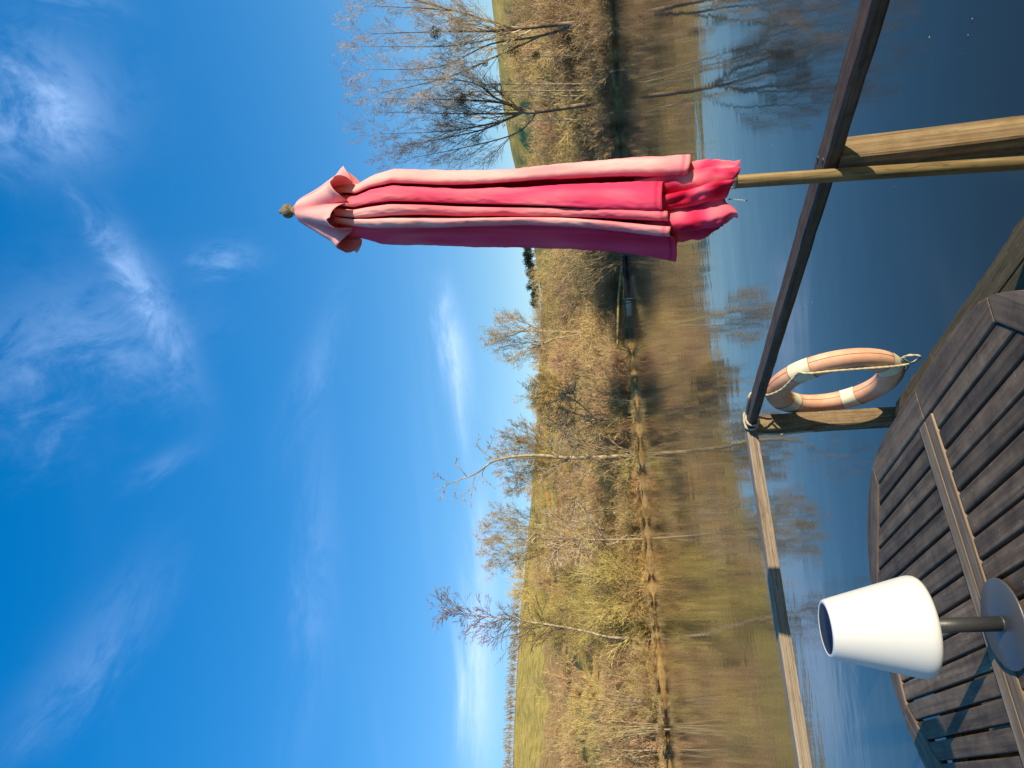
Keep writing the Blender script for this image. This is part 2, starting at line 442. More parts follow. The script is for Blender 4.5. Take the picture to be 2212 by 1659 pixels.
def cloth_mat():
    """parasol cloth: 'fade' runs from deep crimson (sheltered pleats and painted-in shade) to sun-bleached pink"""
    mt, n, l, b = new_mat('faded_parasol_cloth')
    at = n.new('ShaderNodeAttribute'); at.attribute_name = 'fade_shade'
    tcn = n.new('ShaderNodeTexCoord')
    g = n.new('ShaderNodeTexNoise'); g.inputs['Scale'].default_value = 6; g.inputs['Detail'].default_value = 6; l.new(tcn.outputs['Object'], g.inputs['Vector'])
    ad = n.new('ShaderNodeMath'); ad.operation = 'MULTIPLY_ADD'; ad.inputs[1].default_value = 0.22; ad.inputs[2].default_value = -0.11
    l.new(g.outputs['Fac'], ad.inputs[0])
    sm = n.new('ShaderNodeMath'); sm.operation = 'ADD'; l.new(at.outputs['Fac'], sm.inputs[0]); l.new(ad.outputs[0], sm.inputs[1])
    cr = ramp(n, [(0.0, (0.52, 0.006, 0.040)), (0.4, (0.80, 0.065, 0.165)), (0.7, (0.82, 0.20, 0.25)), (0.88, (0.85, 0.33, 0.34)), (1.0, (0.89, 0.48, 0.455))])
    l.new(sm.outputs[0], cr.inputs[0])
    # mildew specks
    sp = n.new('ShaderNodeTexNoise'); sp.inputs['Scale'].default_value = 60; sp.inputs['Detail'].default_value = 3; l.new(tcn.outputs['Object'], sp.inputs['Vector'])
    sr = ramp(n, [(0.70, (1, 1, 1)), (0.76, (0.45, 0.38, 0.38))]); l.new(sp.outputs['Fac'], sr.inputs[0])
    mx = n.new('ShaderNodeMix'); mx.data_type = 'RGBA'; mx.blend_type = 'MULTIPLY'; mx.inputs['Factor'].default_value = 0.5
    l.new(cr.outputs[0], mx.inputs['A']); l.new(sr.outputs[0], mx.inputs['B'])
    l.new(mx.outputs['Result'], b.inputs['Base Color']); b.inputs['Roughness'].default_value = 0.85
    b.inputs['Specular IOR Level'].default_value = 0.15
    # weave and small creases
    w = n.new('ShaderNodeTexNoise'); w.inputs['Scale'].default_value = 30; w.inputs['Detail'].default_value = 9; w.inputs['Roughness'].default_value = 0.7
    mpn = n.new('ShaderNodeMapping'); mpn.inputs['Scale'].default_value = (1, 1, 0.35); l.new(tcn.outputs['Object'], mpn.inputs[0]); l.new(mpn.outputs[0], w.inputs['Vector'])
    bp = n.new('ShaderNodeBump'); bp.inputs['Strength'].default_value = 0.28; bp.inputs['Distance'].default_value = 0.006
    l.new(w.outputs['Fac'], bp.inputs['Height']); l.new(bp.outputs[0], b.inputs['Normal'])
    tr = n.new('ShaderNodeBsdfTranslucent'); l.new(mx.outputs['Result'], tr.inputs['Color'])
    ms = n.new('ShaderNodeMixShader'); ms.inputs[0].default_value = 0.22
    l.new(b.outputs[0], ms.inputs[1]); l.new(tr.outputs[0], ms.inputs[2])
    l.new(ms.outputs[0], n['Material Output'].inputs['Surface'])
    return mt


M['cloth'] = cloth_mat()

M['bark_grey'] = twig_mat('grey_bark', (0.09, 0.062, 0.038), (0.32, 0.25, 0.17), 1.6)
M['bark_dark'] = twig_mat('dark_bark', (0.075, 0.055, 0.035), (0.21, 0.165, 0.11), 1.6)
M['bark_birch'] = twig_mat('birch_bark', (0.15, 0.115, 0.07), (0.46, 0.38, 0.27), 3.5)
M['bark_pale'] = twig_mat('pale_bark', (0.20, 0.15, 0.085), (0.44, 0.35, 0.22), 2.0)
M['twig_pale'] = twig_mat('pale_twigs', (0.27, 0.21, 0.13), (0.56, 0.47, 0.33))
M['twig_tan'] = twig_mat('tan_twigs', (0.28, 0.20, 0.115), (0.54, 0.42, 0.27))
M['twig_olive'] = twig_mat('lichened_twigs', (0.38, 0.265, 0.098), (0.64, 0.485, 0.215))
M['twig_green'] = twig_mat('green_willow_twigs', (0.33, 0.255, 0.078), (0.58, 0.465, 0.175))
M['twig_russet'] = twig_mat('russet_twigs', (0.36, 0.22, 0.115), (0.59, 0.405, 0.24))
M['twig_brown'] = twig_mat('brown_twigs', (0.30, 0.205, 0.10), (0.53, 0.395, 0.215))
M['twig_dry'] = twig_mat('dry_bracken', (0.41, 0.235, 0.09), (0.62, 0.42, 0.185))
M['twig_straw'] = twig_mat('straw_grass', (0.34, 0.24, 0.10), (0.58, 0.46, 0.24))
M['mistletoe'] = twig_mat('mistletoe_leaves', (0.05, 0.055, 0.014), (0.15, 0.145, 0.04), 2.0)
M['evergreen'] = twig_mat('evergreen_leaves', (0.012, 0.02, 0.012), (0.04, 0.055, 0.025), 0.6)
M['birch_leaf'] = twig_mat('dead_birch_leaves', (0.24, 0.11, 0.04), (0.46, 0.26, 0.11), 3.0)

# ------------------------------------------------------------------ the setting: water, lake bed and hillside
WZ = 0.25                                              # water level

def water_mat():
    mt, n, l, b = new_mat('lake_water')
    b.inputs['Base Color'].default_value = (0.028, 0.034, 0.027, 1)
    b.inputs['Roughness'].default_value = 0.05
    b.inputs['IOR'].default_value = 1.48
    ge = n.new('ShaderNodeNewGeometry')
    def nz(scale, sx, sy, det, rot=0.0):
        mpn = n.new('ShaderNodeMapping'); mpn.inputs['Scale'].default_value = (sx, sy, 1); mpn.inputs['Rotation'].default_value = (0, 0, rot)
        l.new(ge.outputs['Position'], mpn.inputs[0])
        g = n.new('ShaderNodeTexNoise'); g.inputs['Scale'].default_value = scale; g.inputs['Detail'].default_value = det; g.inputs['Roughness'].default_value = 0.5
        l.new(mpn.outputs[0], g.inputs['Vector']); return g.outputs['Fac']
    big = nz(0.9, 0.55, 1.0, 2, 0.25); small = nz(5.5, 0.5, 1.0, 2, 0.2); lull = nz(0.11, 1.0, 0.35, 2, 0.1)
    lr = n.new('ShaderNodeMapRange'); lr.inputs['From Min'].default_value = 0.42; lr.inputs['From Max'].default_value = 0.62
    lr.inputs['To Min'].default_value = 0.18; lr.inputs['To Max'].default_value = 1.0; l.new(lull, lr.inputs['Value'])
    ms = n.new('ShaderNodeMath'); ms.operation = 'MULTIPLY'; l.new(small, ms.inputs[0]); l.new(lr.outputs[0], ms.inputs[1])
    b1 = n.new('ShaderNodeBump'); b1.inputs['Strength'].default_value = 1.0; b1.inputs['Distance'].default_value = 0.0065; l.new(big, b1.inputs['Height'])
    b2 = n.new('ShaderNodeBump'); b2.inputs['Strength'].default_value = 1.0; b2.inputs['Distance'].default_value = 0.0018; l.new(ms.outputs[0], b2.inputs['Height'])
    l.new(b1.outputs[0], b2.inputs['Normal']); l.new(b2.outputs[0], b.inputs['Normal'])
    return mt


M['water'] = water_mat()
wv = [(-260, -60, WZ), (260, -60, WZ), (260, 190, WZ), (-260, 190, WZ)]
tag(obj('water', mesh_pydata('water', wv, [(0, 1, 2, 3)]), M['water']), 'calm dark lake water mirroring the bank and the sky', 'water', None, 'structure')

SHORE = [(-60, 86), (-40, 82), (-28, 79), (-24, 77), (-19, 85), (-12, 86), (-6, 84), (-2, 84), (1.5, 88), (3.5, 97), (7, 101), (9, 90), (10.5, 79), (13, 74), (17, 69), (20.6, 66), (24, 63), (28, 60), (40, 56), (60, 52)]
_sk = [(1108, 1659), (1110, 1580), (1114, 1500), (1120, 1400), (1126, 1300), (1140, 1165), (1155, 985), (1164, 830), (1170, 640), (1155, 540), (1130, 430), (1106, 335), (1085, 223), (1062, 0)]
SKY_EL = []
for x_, y_ in _sk:
    d_ = pray(x_, y_); SKY_EL.append((math.degrees(math.atan2(d_[0], d_[1])), d_[2] / math.hypot(d_[0], d_[1])))
SKY_EL.sort()
SH_A = np.array([a for a, d in SHORE]); SH_D = np.array([d for a, d in SHORE])
SE_A = np.array([a for a, e in SKY_EL]); SE_E = np.array([e for a, e in SKY_EL])
D_TOP = 235.0


def shore_d(phi):
    return float(np.interp(phi, SH_A, SH_D)) + 0.9 * math.sin(phi * 3.1) + 0.5 * math.sin(phi * 7.7 + 1)


def hill(phi, d):
    D = shore_d(phi); s = d - D
    zt = CH + D_TOP * float(np.interp(phi, SE_A, SE_E))
    if s < 0: return WZ + max(-1.6, s * 0.35)
    bank = 0.75 * (1 - math.exp(-s / 1.2))
    u = min(max((d - D - 5) / (D_TOP - D - 5), 0), 1)
    if d <= D_TOP: z = WZ + bank + (zt - WZ - bank) * (0.93 * u + 0.07 * u * u)
    else: z = zt - (d - D_TOP) * 0.06
    z += 0.9 * min(1, s / 25.0) * (math.sin(phi * 0.9 + d * 0.045) + 0.6 * math.sin(phi * 2.1 - d * 0.08)) * (1 if d < D_TOP else 0) * (1 - u ** 4)
    return z


def on_hill(x, y, extra=0.0):
    """where the ray through a pixel of the photograph meets the hillside"""
    p = pray(x, y); phi = math.degrees(math.atan2(p[0], p[1])); h = math.hypot(p[0], p[1]); el = p[2] / h
    d = shore_d(phi) + 0.6
    while d < D_TOP and CH + d * el > hill(phi, d): d += 0.6
    d += extra
    return Vector((d * math.sin(rad(phi)), d * math.cos(rad(phi)), hill(phi, d)))


def ground(phi, d):
    return Vector((d * math.sin(rad(phi)), d * math.cos(rad(phi)), hill(phi, d)))


def phi_of(y, x=1380):
    p = pray(x, y); return math.degrees(math.atan2(p[0], p[1]))


def hill_mat():
    mt, n, l, b = new_mat('hillside_grass')
    ge = n.new('ShaderNodeNewGeometry')
    def nz(s, det=6, rough=0.65):
        g = n.new('ShaderNodeTexNoise'); g.inputs['Scale'].default_value = s; g.inputs['Detail'].default_value = det; g.inputs['Roughness'].default_value = rough
        l.new(ge.outputs['Position'], g.inputs['Vector']); return g.outputs['Fac']
    c1 = ramp(n, [(0.32, (0.26, 0.20, 0.035)), (0.5, (0.45, 0.34, 0.085)), (0.68, (0.60, 0.44, 0.15))]); l.new(nz(0.35), c1.inputs[0])
    c2 = ramp(n, [(0.35, (0.26, 0.145, 0.05)), (0.65, (0.50, 0.33, 0.13))]); l.new(nz(0.8), c2.inputs[0])
    at = n.new('ShaderNodeAttribute'); at.attribute_name = 'scrub'
    md = n.new('ShaderNodeMath'); md.operation = 'MULTIPLY_ADD'; md.inputs[1].default_value = 1.1; md.inputs[2].default_value = -0.55; l.new(nz(0.16, 5), md.inputs[0])
    ad = n.new('ShaderNodeMath'); ad.operation = 'ADD'; ad.use_clamp = True; l.new(md.outputs[0], ad.inputs[0]); l.new(at.outputs['Fac'], ad.inputs[1])
    st = n.new('ShaderNodeMapRange'); st.interpolation_type = 'SMOOTHSTEP'; st.inputs['From Min'].default_value = 0.3; st.inputs['From Max'].default_value = 0.7; l.new(ad.outputs[0], st.inputs['Value'])
    mx = n.new('ShaderNodeMix'); mx.data_type = 'RGBA'; l.new(st.outputs[0], mx.inputs['Factor']); l.new(c1.outputs[0], mx.inputs['A']); l.new(c2.outputs[0], mx.inputs['B'])
    l.new(mx.outputs['Result'], b.inputs['Base Color']); b.inputs['Roughness'].default_value = 0.95; b.inputs['Specular IOR Level'].default_value = 0.1
    bp = n.new('ShaderNodeBump'); bp.inputs['Strength'].default_value = 0.9; bp.inputs['Distance'].default_value = 0.35
    l.new(nz(2.2, 8, 0.75), bp.inputs['Height']); l.new(bp.outputs[0], b.inputs['Normal'])
    return mt


M['hill'] = hill_mat()
hv_, hf_, hs_ = [], [], []
PH = np.arange(-62, 62.01, 0.8)
SS = [-4, -2, -0.8, 0, 0.5, 1.2, 2.2, 3.5, 5] + list(np.arange(7, 60, 2.5))
FR = list(np.linspace(0, 1, 34)[1:]) + [1.04, 1.15, 1.5, 2.5, 4.0]
for ph in PH:
    D = shore_d(ph)
    ds = [D + s for s in SS]
    d0 = ds[-1]
    ds += [d0 + (D_TOP - d0) * f for f in FR]
    for d in ds:
        g = ground(ph, d); hv_.append(g)
        u = (d - D) / (D_TOP - D)
        # open pasture near the top and a strip lower down on the left
        sc = 1.0 if u < 0.55 else max(0.0, 1 - (u - 0.55) / 0.12)
        if ph < -17 and 0.22 < u < 0.36: sc = 0.1
        if ph < -3 and 0.08 < u < 0.16: sc = 0.25
        if u < 0.02: sc = 0.9
        if ph > 12: sc = 1.0 if u < 0.45 else 0.15
        hs_.append(sc)
nd = len(SS) + len(FR)
for i in range(len(PH) - 1):
    for j in range(nd - 1):
        hf_.append((i * nd + j, i * nd + j + 1, (i + 1) * nd + j + 1, (i + 1) * nd + j))
hm = mesh_pydata('hillside', hv_, [f[::-1] for f in hf_], True)
a_ = hm.attributes.new('scrub', 'FLOAT', 'POINT'); a_.data.foreach_set('value', hs_)
tag(obj('hillside', hm, M['hill']), 'grassy hillside rising behind the far bank of the lake', 'hill', None, 'structure')
# a lake bed under the water so the shallow bank goes on below the surface
tag(obj('lake_bed', mesh_pydata('lake_bed', [(-260, -60, -1.6), (260, -60, -1.6), (260, 190, -1.6), (-260, 190, -1.6)], [(0, 1, 2, 3)]), plain('mud', (0.06, 0.05, 0.03), 0.95)), 'muddy bed of the lake', 'lake bed', None, 'structure')

# ------------------------------------------------------------------ bare trees and bushes
class Twigs:
    """collects tapered segments and turns them into one mesh of thin prisms"""
    def __init__(self): self.s = []
    def seg(self, a, b, r0, r1): self.s.append((a[0], a[1], a[2], b[0], b[1], b[2], r0, r1))
    def line(self, pts, r0, r1):
        n = len(pts) - 1
        for i in range(n):
            self.seg(pts[i], pts[i + 1], r0 + (r1 - r0) * i / n, r0 + (r1 - r0) * (i + 1) / n)
    def mesh(self, name, k=3, origin=(0, 0, 0)):
        A = np.array(self.s, dtype=np.float64)
        o = np.array(origin); a = A[:, 0:3] - o; b = A[:, 3:6] - o; r0 = A[:, 6:7]; r1 = A[:, 7:8]
        t = b - a; ln = np.linalg.norm(t, axis=1, keepdims=True); t = t / np.maximum(ln, 1e-9)
        ref = np.where(np.abs(t[:, 2:3]) > 0.9, np.array([[1.0, 0, 0]]), np.array([[0, 0, 1.0]]))
        x = np.cross(t, ref); x /= np.linalg.norm(x, axis=1, keepdims=True); y = np.cross(t, x)
        n = len(A); V = np.zeros((n, 2 * k, 3))
        for j in range(k):
            c, s = math.cos(2 * math.pi * j / k), math.sin(2 * math.pi * j / k)
            V[:, j] = a + (x * c + y * s) * r0; V[:, k + j] = b + (x * c + y * s) * r1
        base = (np.arange(n) * 2 * k)[:, None]
        F = np.concatenate([base + np.array([[j, (j + 1) % k, k + (j + 1) % k, k + j]]) for j in range(k)], axis=1).reshape(-1, 4)
        me = bpy.data.meshes.new(name)
        me.vertices.add(n * 2 * k); me.vertices.foreach_set('co', V.reshape(-1).astype(np.float32))
        me.loops.add(F.size); me.loops.foreach_set('vertex_index', F.reshape(-1).astype(np.int32))
        me.polygons.add(len(F)); me.polygons.foreach_set('loop_start', (np.arange(len(F)) * 4).astype(np.int32))
        me.polygons.foreach_set('loop_total', np.full(len(F), 4, dtype=np.int32))
        me.polygons.foreach_set('use_smooth', np.ones(len(F), dtype=bool))
        me.update(calc_edges=True)
        return me


def rot_away(rng, d, ang):
    """a unit direction at the given angle from d, in a random plane"""
    r = Vector((rng.gauss(0, 1), rng.gauss(0, 1), rng.gauss(0, 1)))
    p = (r - d * r.dot(d))
    if p.length < 1e-6: p = Vector((1, 0, 0))
    p.normalize()
    return (d * math.cos(ang) + p * math.sin(ang)).normalized()


def branch(tw, rng, p, d, length, r, lv, spec, rmin):
    """one branch with its side branches; spec[lv] = (side branches, angle, length ratio, wander, lift, pieces)"""
    cnt, ang, ratio, wander, lift, pieces = spec[lv]
    pts = [p.copy()]; dirs = [d.copy()]; st = length / pieces
    for i in range(pieces):
        d = (d + Vector((rng.gauss(0, wander), rng.gauss(0, wander), rng.gauss(0, wander) + lift))).normalized()
        p = p + d * st; pts.append(p.copy()); dirs.append(d.copy())
    tw.line(pts, max(r, rmin), max(r * 0.42, rmin * 0.8))
    if lv + 1 < len(spec):
        for k in range(cnt):
            f = 0.22 + 0.78 * (k + rng.random()) / cnt
            i = min(int(f * pieces), pieces - 1); q = pts[i].lerp(pts[i + 1], f * pieces - i)
            nd_ = rot_away(rng, dirs[i], ang * rng.uniform(0.6, 1.3))
            branch(tw, rng, q, nd_, length * ratio * rng.uniform(0.6, 1.25) * (1.12 - 0.5 * f), r * 0.55, lv + 1, spec, rmin)


def sprout(tw, rng, limb, r0, r1, spec, count, length, ang, f0=0.25, rmin=0.012, taper=0.6, follow=0.0):
    """side branches along a given limb (list of points)"""
    n = len(limb) - 1
    for k in range(count):
        f = f0 + (1 - f0) * (k + rng.random()) / count
        i = min(int(f * n), n - 1); q = limb[i].lerp(limb[i + 1], f * n - i)
        d = (limb[i + 1] - limb[i]).normalized()
        branch(tw, rng, q, rot_away(rng, d, ang * rng.uniform(0.55, 1.35)), length * rng.uniform(0.55, 1.2) * (1 - taper * f), max(rmin, (r0 + (r1 - r0) * f) * 0.45), 0, spec, rmin)


def limb_px(rng, px, D, depth=0.0, sub=5):
    """a limb drawn through pixels of the photograph, standing at distance D, wandering in depth"""
    off = 0.0; P = []
    for i, (x, y) in enumerate(px):
        P.append(at_d(x, y, D + off)); off += rng.uniform(-1, 1) * depth
    return catmull(P, sub)


def make_tree(name, base, trunks, crown, bark, twig, label, cat='tree', group=None, tk=7):
    root = empty(name, base)
    tag(root, label, cat, group)
    obj('trunk', trunks.mesh('trunk', tk, base), bark, root)
    obj('crown', crown.mesh('crown', 3, base), twig, root)
    return root


def feet(px, D):
    p = at_d(px[0], px[1], D); phi = math.degrees(math.atan2(p.x, p.y)); g = ground(phi, D); return g


# ---- tall trees with mistletoe on the right bank
rng = random.Random(11)
FINE = [(6, 0.55, 0.5, 0.10, 0.05, 4), (5, 0.55, 0.5, 0.12, 0.04, 3), (0, 0, 0, 0.14, 0.02, 2)]
FAN = [(8, 0.55, 0.44, 0.05, 0.045, 6), (6, 0.62, 0.50, 0.09, 0.04, 3), (2, 0.6, 0.6, 0.10, 0.02, 2), (0, 0, 0, 0.12, 0.02, 1)]


CRN = [(8, 0.65, 0.46, 0.05, 0.03, 5), (7, 0.65, 0.52, 0.08, 0.03, 3), (3, 0.6, 0.6, 0.10, 0.02, 1), (0, 0, 0, 0.12, 0.02, 1)]
POP = [(8, 0.58, 0.44, 0.015, 0.03, 5), (6, 0.72, 0.46, 0.03, 0.04, 3), (3, 0.70, 0.55, 0.05, 0.03, 1), (0, 0, 0, 0.1, 0.02, 1)]


def fork_tree(name, label, D, base_px, stems, bark, twig, r_trunk, count, length, seed, spec=FAN, rmin=0.013, ang=0.42, depth=1.2, f0=0.3, group=None):
    rg = random.Random(seed)
    b = feet(base_px, D); b.z -= 0.15
    tr, cr = Twigs(), Twigs()
    wood_pts = []
    for k, px in enumerate(stems):
        lm = limb_px(rg, px, D, depth)
        if k == 0: lm = [b] + lm
        else:                                                   # let the fork grow out of the wood that is there
            near = min(wood_pts, key=lambda q: (q - lm[0]).length); sh = near - lm[0]
            lm = [p + sh * (1 - i / (len(lm) - 1)) for i, p in enumerate(lm)]
        wood_pts += lm
        rr = r_trunk if k == 0 else r_trunk * rg.uniform(0.42, 0.58)
        tr.line(lm, rr, rmin * 1.6)
        sprout(cr, rg, lm, rr, rmin * 1.5, spec, count, length, ang, f0, rmin, 0.5)
    return make_tree(name, b, tr, cr, bark, twig, label, 'tree', group)


fork_tree('poplar_tree', 'tall bare grey poplar with many upright stems and two mistletoe balls at the forest edge', 66, (1312, 44),
          [[(1306, 48), (1215, 52), (1112, 63), (1057, 67), (927, 69), (778, 74)], [(1112, 63), (1064, 48), (964, 22), (776, 12)], [(1110, 64), (1068, 82), (964, 100), (784, 100)],
           [(1261, 52), (1168, 80), (1060, 97), (949, 145), (788, 150)], [(1085, 56), (1000, 30), (880, -5), (790, -40)], [(1168, 80), (1080, 120), (960, 170), (800, 205)]],
          M['bark_grey'], M['twig_tan'], 0.23, 19, 5.4, 21, POP, 0.0060, 0.46, 0.3)
fork_tree('poplar_tree', 'tall bare grey poplar forking low, dark mistletoe clumps high in its fan of stems', 69, (1314, 219),
          [[(1306, 219), (1187, 238), (1131, 242), (1090, 223), (1001, 216), (927, 214), (792, 212)], [(1150, 234), (1075, 208), (1001, 171), (795, 176)], [(1131, 242), (1075, 264), (964, 283), (806, 290)],
           [(1124, 244), (1057, 245), (982, 245), (817, 242)], [(1157, 260), (1113, 300), (1001, 325), (872, 345)], [(1094, 272), (1023, 292), (836, 322)]],
          M['bark_grey'], M['twig_tan'], 0.23, 19, 5.4, 22, POP, 0.0060, 0.46, 0.3)
for k, (x0, x1, yy, dy, dd) in enumerate([(1299, 949, 182, 0, 68), (1303, 970, 195, 4, 69), (1290, 1010, 208, -3, 71), (1298, 1120, 120, 2, 70), (1300, 1090, 258, 4, 72)]):
    fork_tree('birch_sapling', ('slender pale straight birch stem ' + ['reaching highest between the mistletoe poplars', 'close beside the tallest birch stem', 'leaning slightly, shortest of the three standing together', 'low in the scrub below the many-stemmed poplar', 'low in the scrub past the forking poplar'][k]), dd, (1320, yy), [[(x0, yy), ((x0 + x1) / 2, yy + dy / 2), (x1, yy + dy)]],
              M['bark_birch'], M['twig_pale'], 0.085, 26, 1.5, 40 + k, FINE, 0.011, 0.5, 0.2, 0.35, 'birch stems among the poplars')

# mistletoe balls
def mistletoe_mesh(name, seed):
    rg = random.Random(seed); v = []; f = []
    for k in range(520):
        d = Vector((rg.gauss(0, 1), rg.gauss(0, 1), rg.gauss(0, 1))).normalized() * (rg.random() ** 0.4)
        u = Vector((rg.gauss(0, 1), rg.gauss(0, 1), rg.gauss(0, 1))).normalized(); w = u.orthogonal().normalized()
        s = 0.12 * rg.uniform(0.7, 1.3); i = len(v)
        v += [d - u * s, d + w * s * 0.32, d + u * s, d - w * s * 0.32]; f.append((i, i + 1, i + 2, i + 3))
    return mesh_pydata(name, v, f)


mist = [mistletoe_mesh('mistletoe', s) for s in (1, 2, 3)]
for k, (x, y, r, D) in enumerate([(996, 55, .6, 66.3), (941, 72, .55, 66), (1110, 108, .62, 65.5), (995, 215, .62, 69), (964, 248, .5, 69), (1010, 244, .5, 69.3), (1030, 303, .5, 69), (1158, 120, .4, 66), (1048, 137, .3, 66)]):
    lab = ('round dark green mistletoe ball in the low forking poplar' if D > 67 else 'round dark green mistletoe ball in the many-stemmed poplar')
    o = obj('mistletoe_clump', mist[k % 3], M['mistletoe']); o.location = at_d(x, y, D); o.scale = (r, r, r); o.rotation_euler = (k, 2 * k, 3 * k)
    tag(o, lab, 'mistletoe', 'mistletoe balls in the low forking poplar' if D > 67 else 'mistletoe balls in the many-stemmed poplar')

# ---- trees along the middle and left of the far bank
fork_tree('ash_tree', 'bare tree with two pale trunks and a feathery crown above the dark inlet', 112, (1275, 726),
          [[(1263, 721), (1247, 719), (1173, 715), (1111, 716), (1082, 706)], [(1257, 721), (1195, 732), (1131, 742), (1076, 750)], [(1173, 715), (1140, 700), (1100, 686)], [(1195, 732), (1150, 752), (1110, 772)], [(1150, 716), (1115, 728), (1078, 728)]],
          M['bark_pale'], M['twig_pale'], 0.24, 16, 5.0, 31, FAN, 0.0105, 0.5, 1.0, 0.35)
# dead tree with a bent bare top
rg = random.Random(33)
D = 87; b = feet((1388, 984), D); b.z -= 0.2
tr, cr = Twigs(), Twigs()
SPARSE = [(4, 0.6, 0.5, 0.16, 0.03, 4), (3, 0.6, 0.5, 0.2, 0.0, 3), (0, 0, 0, 0.2, 0, 2)]
main = [b] + limb_px(rg, [(1381, 984), (1240, 989), (1166, 984), (1113, 986), (1065, 997), (1028, 1023), (980, 1041), (939, 1060)], D, 0.5)
tr.line(main, 0.27, 0.03); wood_pts = list(main)
for px, r in [([(1072, 985), (1046, 974), (1031, 960), (1035, 941)], .07), ([(1046, 974), (1058, 960), (1069, 934)], .05), ([(1010, 1030), (995, 1012), (984, 1000), (990, 992)], .06), ([(1028, 1023), (1020, 1052), (1017, 1092)], .06), ([(1020, 1050), (1000, 1070), (1005, 1085)], .04),
              ([(1050, 1010), (1042, 1030), (1068, 1055)], .045), ([(990, 1040), (984, 1065), (986, 1080)], .04), ([(965, 1048), (945, 1030), (938, 1032)], .04), ([(960, 1050), (955, 1066), (948, 1078)], .035), ([(1240, 989), (1200, 1010), (1160, 1016)], .08), ([(1200, 985), (1170, 955), (1150, 930)], .08), ([(1280, 986), (1240, 960), (1215, 925)], .09), ([(1300, 987), (1270, 1020), (1225, 1050)], .09)]:
    lm = limb_px(rg, px, D, 0.8, 4)
    near = min(wood_pts, key=lambda q: (q - lm[0]).length); sh = near - lm[0]
    lm = [p + sh * (1 - i / (len(lm) - 1)) for i, p in enumerate(lm)]; wood_pts += lm
    tr.line(lm, r, 0.018)
    low = px[0][0] > 1100
    sprout(cr, rg, lm, r, 0.02, SPARSE if not low else FINE, 5 if not low else 10, 1.0 if not low else 2.6, 0.7, 0.3, 0.02 if not low else 0.016)
make_tree('dead_tree', b, tr, cr, M['bark_pale'], M['twig_pale'], 'half dead tree with a crooked bare top reaching above the skyline')
fork_tree('lichen_tree', 'low spreading tree with pale lichen-covered twisted branches beside the half dead tree', 86, (1388, 905),
          [[(1378, 900), (1300, 905), (1250, 895), (1200, 880)], [(1300, 905), (1255, 930), (1200, 948)], [(1290, 903), (1250, 870), (1215, 850)], [(1330, 903), (1285, 945), (1240, 965)], [(1270, 900), (1230, 912), (1190, 915)]],
          M['bark_pale'], M['twig_pale'], 0.17, 14, 3.4, 34, [(5, 0.7, 0.5, 0.25, 0.0, 4), (5, 0.7, 0.5, 0.25, 0.0, 3), (0, 0, 0, 0.2, 0, 2)], 0.026, 0.8, 1.2, 0.25)
for nm, lab, D, bp, top, w, sd, mat_, cnt in [
        ('field_maple', 'fine-twigged rounded bare crown rising behind the half dead tree', 108, (1290, 990), 1068, 78, 35, 'twig_olive', 16),
        ('beech_tree', 'round brownish bare crown on the skyline behind the white-trunked tree', 112, (1290, 1165), 1030, 74, 36, 'twig_brown', 17),
        ('hazel_tree', 'small grey bare crown on the skyline behind the reddish scrub', 118, (1280, 850), 1140, 46, 37, 'twig_olive', 12)]:
    st = [[(bp[0], bp[1]), (bp[0] - 60, bp[1]), ((bp[0] + top) / 2 - 10, bp[1]), (top + 4, bp[1])]]
    for q in (-1, -0.62, -0.3, 0.3, 0.62, 1):
        st.append([(bp[0] - 55, bp[1]), ((bp[0] + top) / 2, bp[1] + q * w * 0.5), (top + 16 + abs(q) * 30, bp[1] + q * w * .82)])
    fork_tree(nm, lab, D, bp, st, M['bark_dark'], M[mat_], 0.16, cnt + 4, 4.6, sd, CRN, 0.0100, 0.6, 2.2, 0.3)
fork_tree('alder_tree', 'white-trunked tree with drooping pale branches standing at the water edge', 88, (1404, 1165),
          [[(1400, 1164), (1314, 1166), (1240, 1164), (1143, 1153)], [(1300, 1166), (1262, 1185), (1225, 1210)], [(1310, 1166), (1280, 1135), (1262, 1095)], [(1260, 1165), (1220, 1135), (1190, 1110)], [(1240, 1164), (1200, 1190), (1175, 1215)], [(1290, 1165), (1270, 1210), (1275, 1245)], [(1280, 1165), (1245, 1120), (1240, 1085)]],
          M['bark_birch'], M['twig_pale'], 0.14, 12, 3.0, 38, [(5, 0.7, 0.5, 0.2, -0.03, 4), (4, 0.7, 0.5, 0.22, -0.03, 3), (0, 0, 0, 0.2, 0, 2)], 0.024, 0.8, 1.0, 0.25)
# leaning birch that still holds its brown leaves
rg = random.Random(39); D = 88
b = feet((1424, 1381), D); b.z -= 0.2
tr, cr = Twigs(), Twigs()
main = [b] + limb_px(rg, [(1418, 1381), (1322, 1377), (1262, 1363), (1183, 1349), (1120, 1341), (1064, 1333), (1004, 1329), (960, 1314)], D, 0.4)
tr.line(main, 0.19, 0.025)
sprout(cr, rg, main, 0.2, 0.02, [(5, 0.55, 0.5, 0.12, 0.0, 4), (4, 0.55, 0.5, 0.14, -0.02, 3), (0, 0, 0, 0.15, -0.03, 2)], 64, 5.4, 0.85, 0.36, 0.015, 0.55)
root = make_tree('birch_tree', b, tr, cr, M['bark_birch'], M['bark_dark'], 'leaning white-barked birch with brown leaves standing at the water edge')
ends = np.array(cr.s)[:, 3:6]; ends = ends[np.random.RandomState(5).permutation(len(ends))[:7500]]
lv, lf = [], []
for e in ends:
    u = Vector((rg.gauss(0, 1), rg.gauss(0, 1), rg.gauss(0, 1))).normalized(); w = u.orthogonal().normalized(); s = rg.uniform(0.05, 0.085); c = Vector(e) - b
    i = len(lv); lv += [c - u * s, c + w * s * 0.6, c + u * s, c - w * s * 0.6]; lf.append((i, i + 1, i + 2, i + 3))
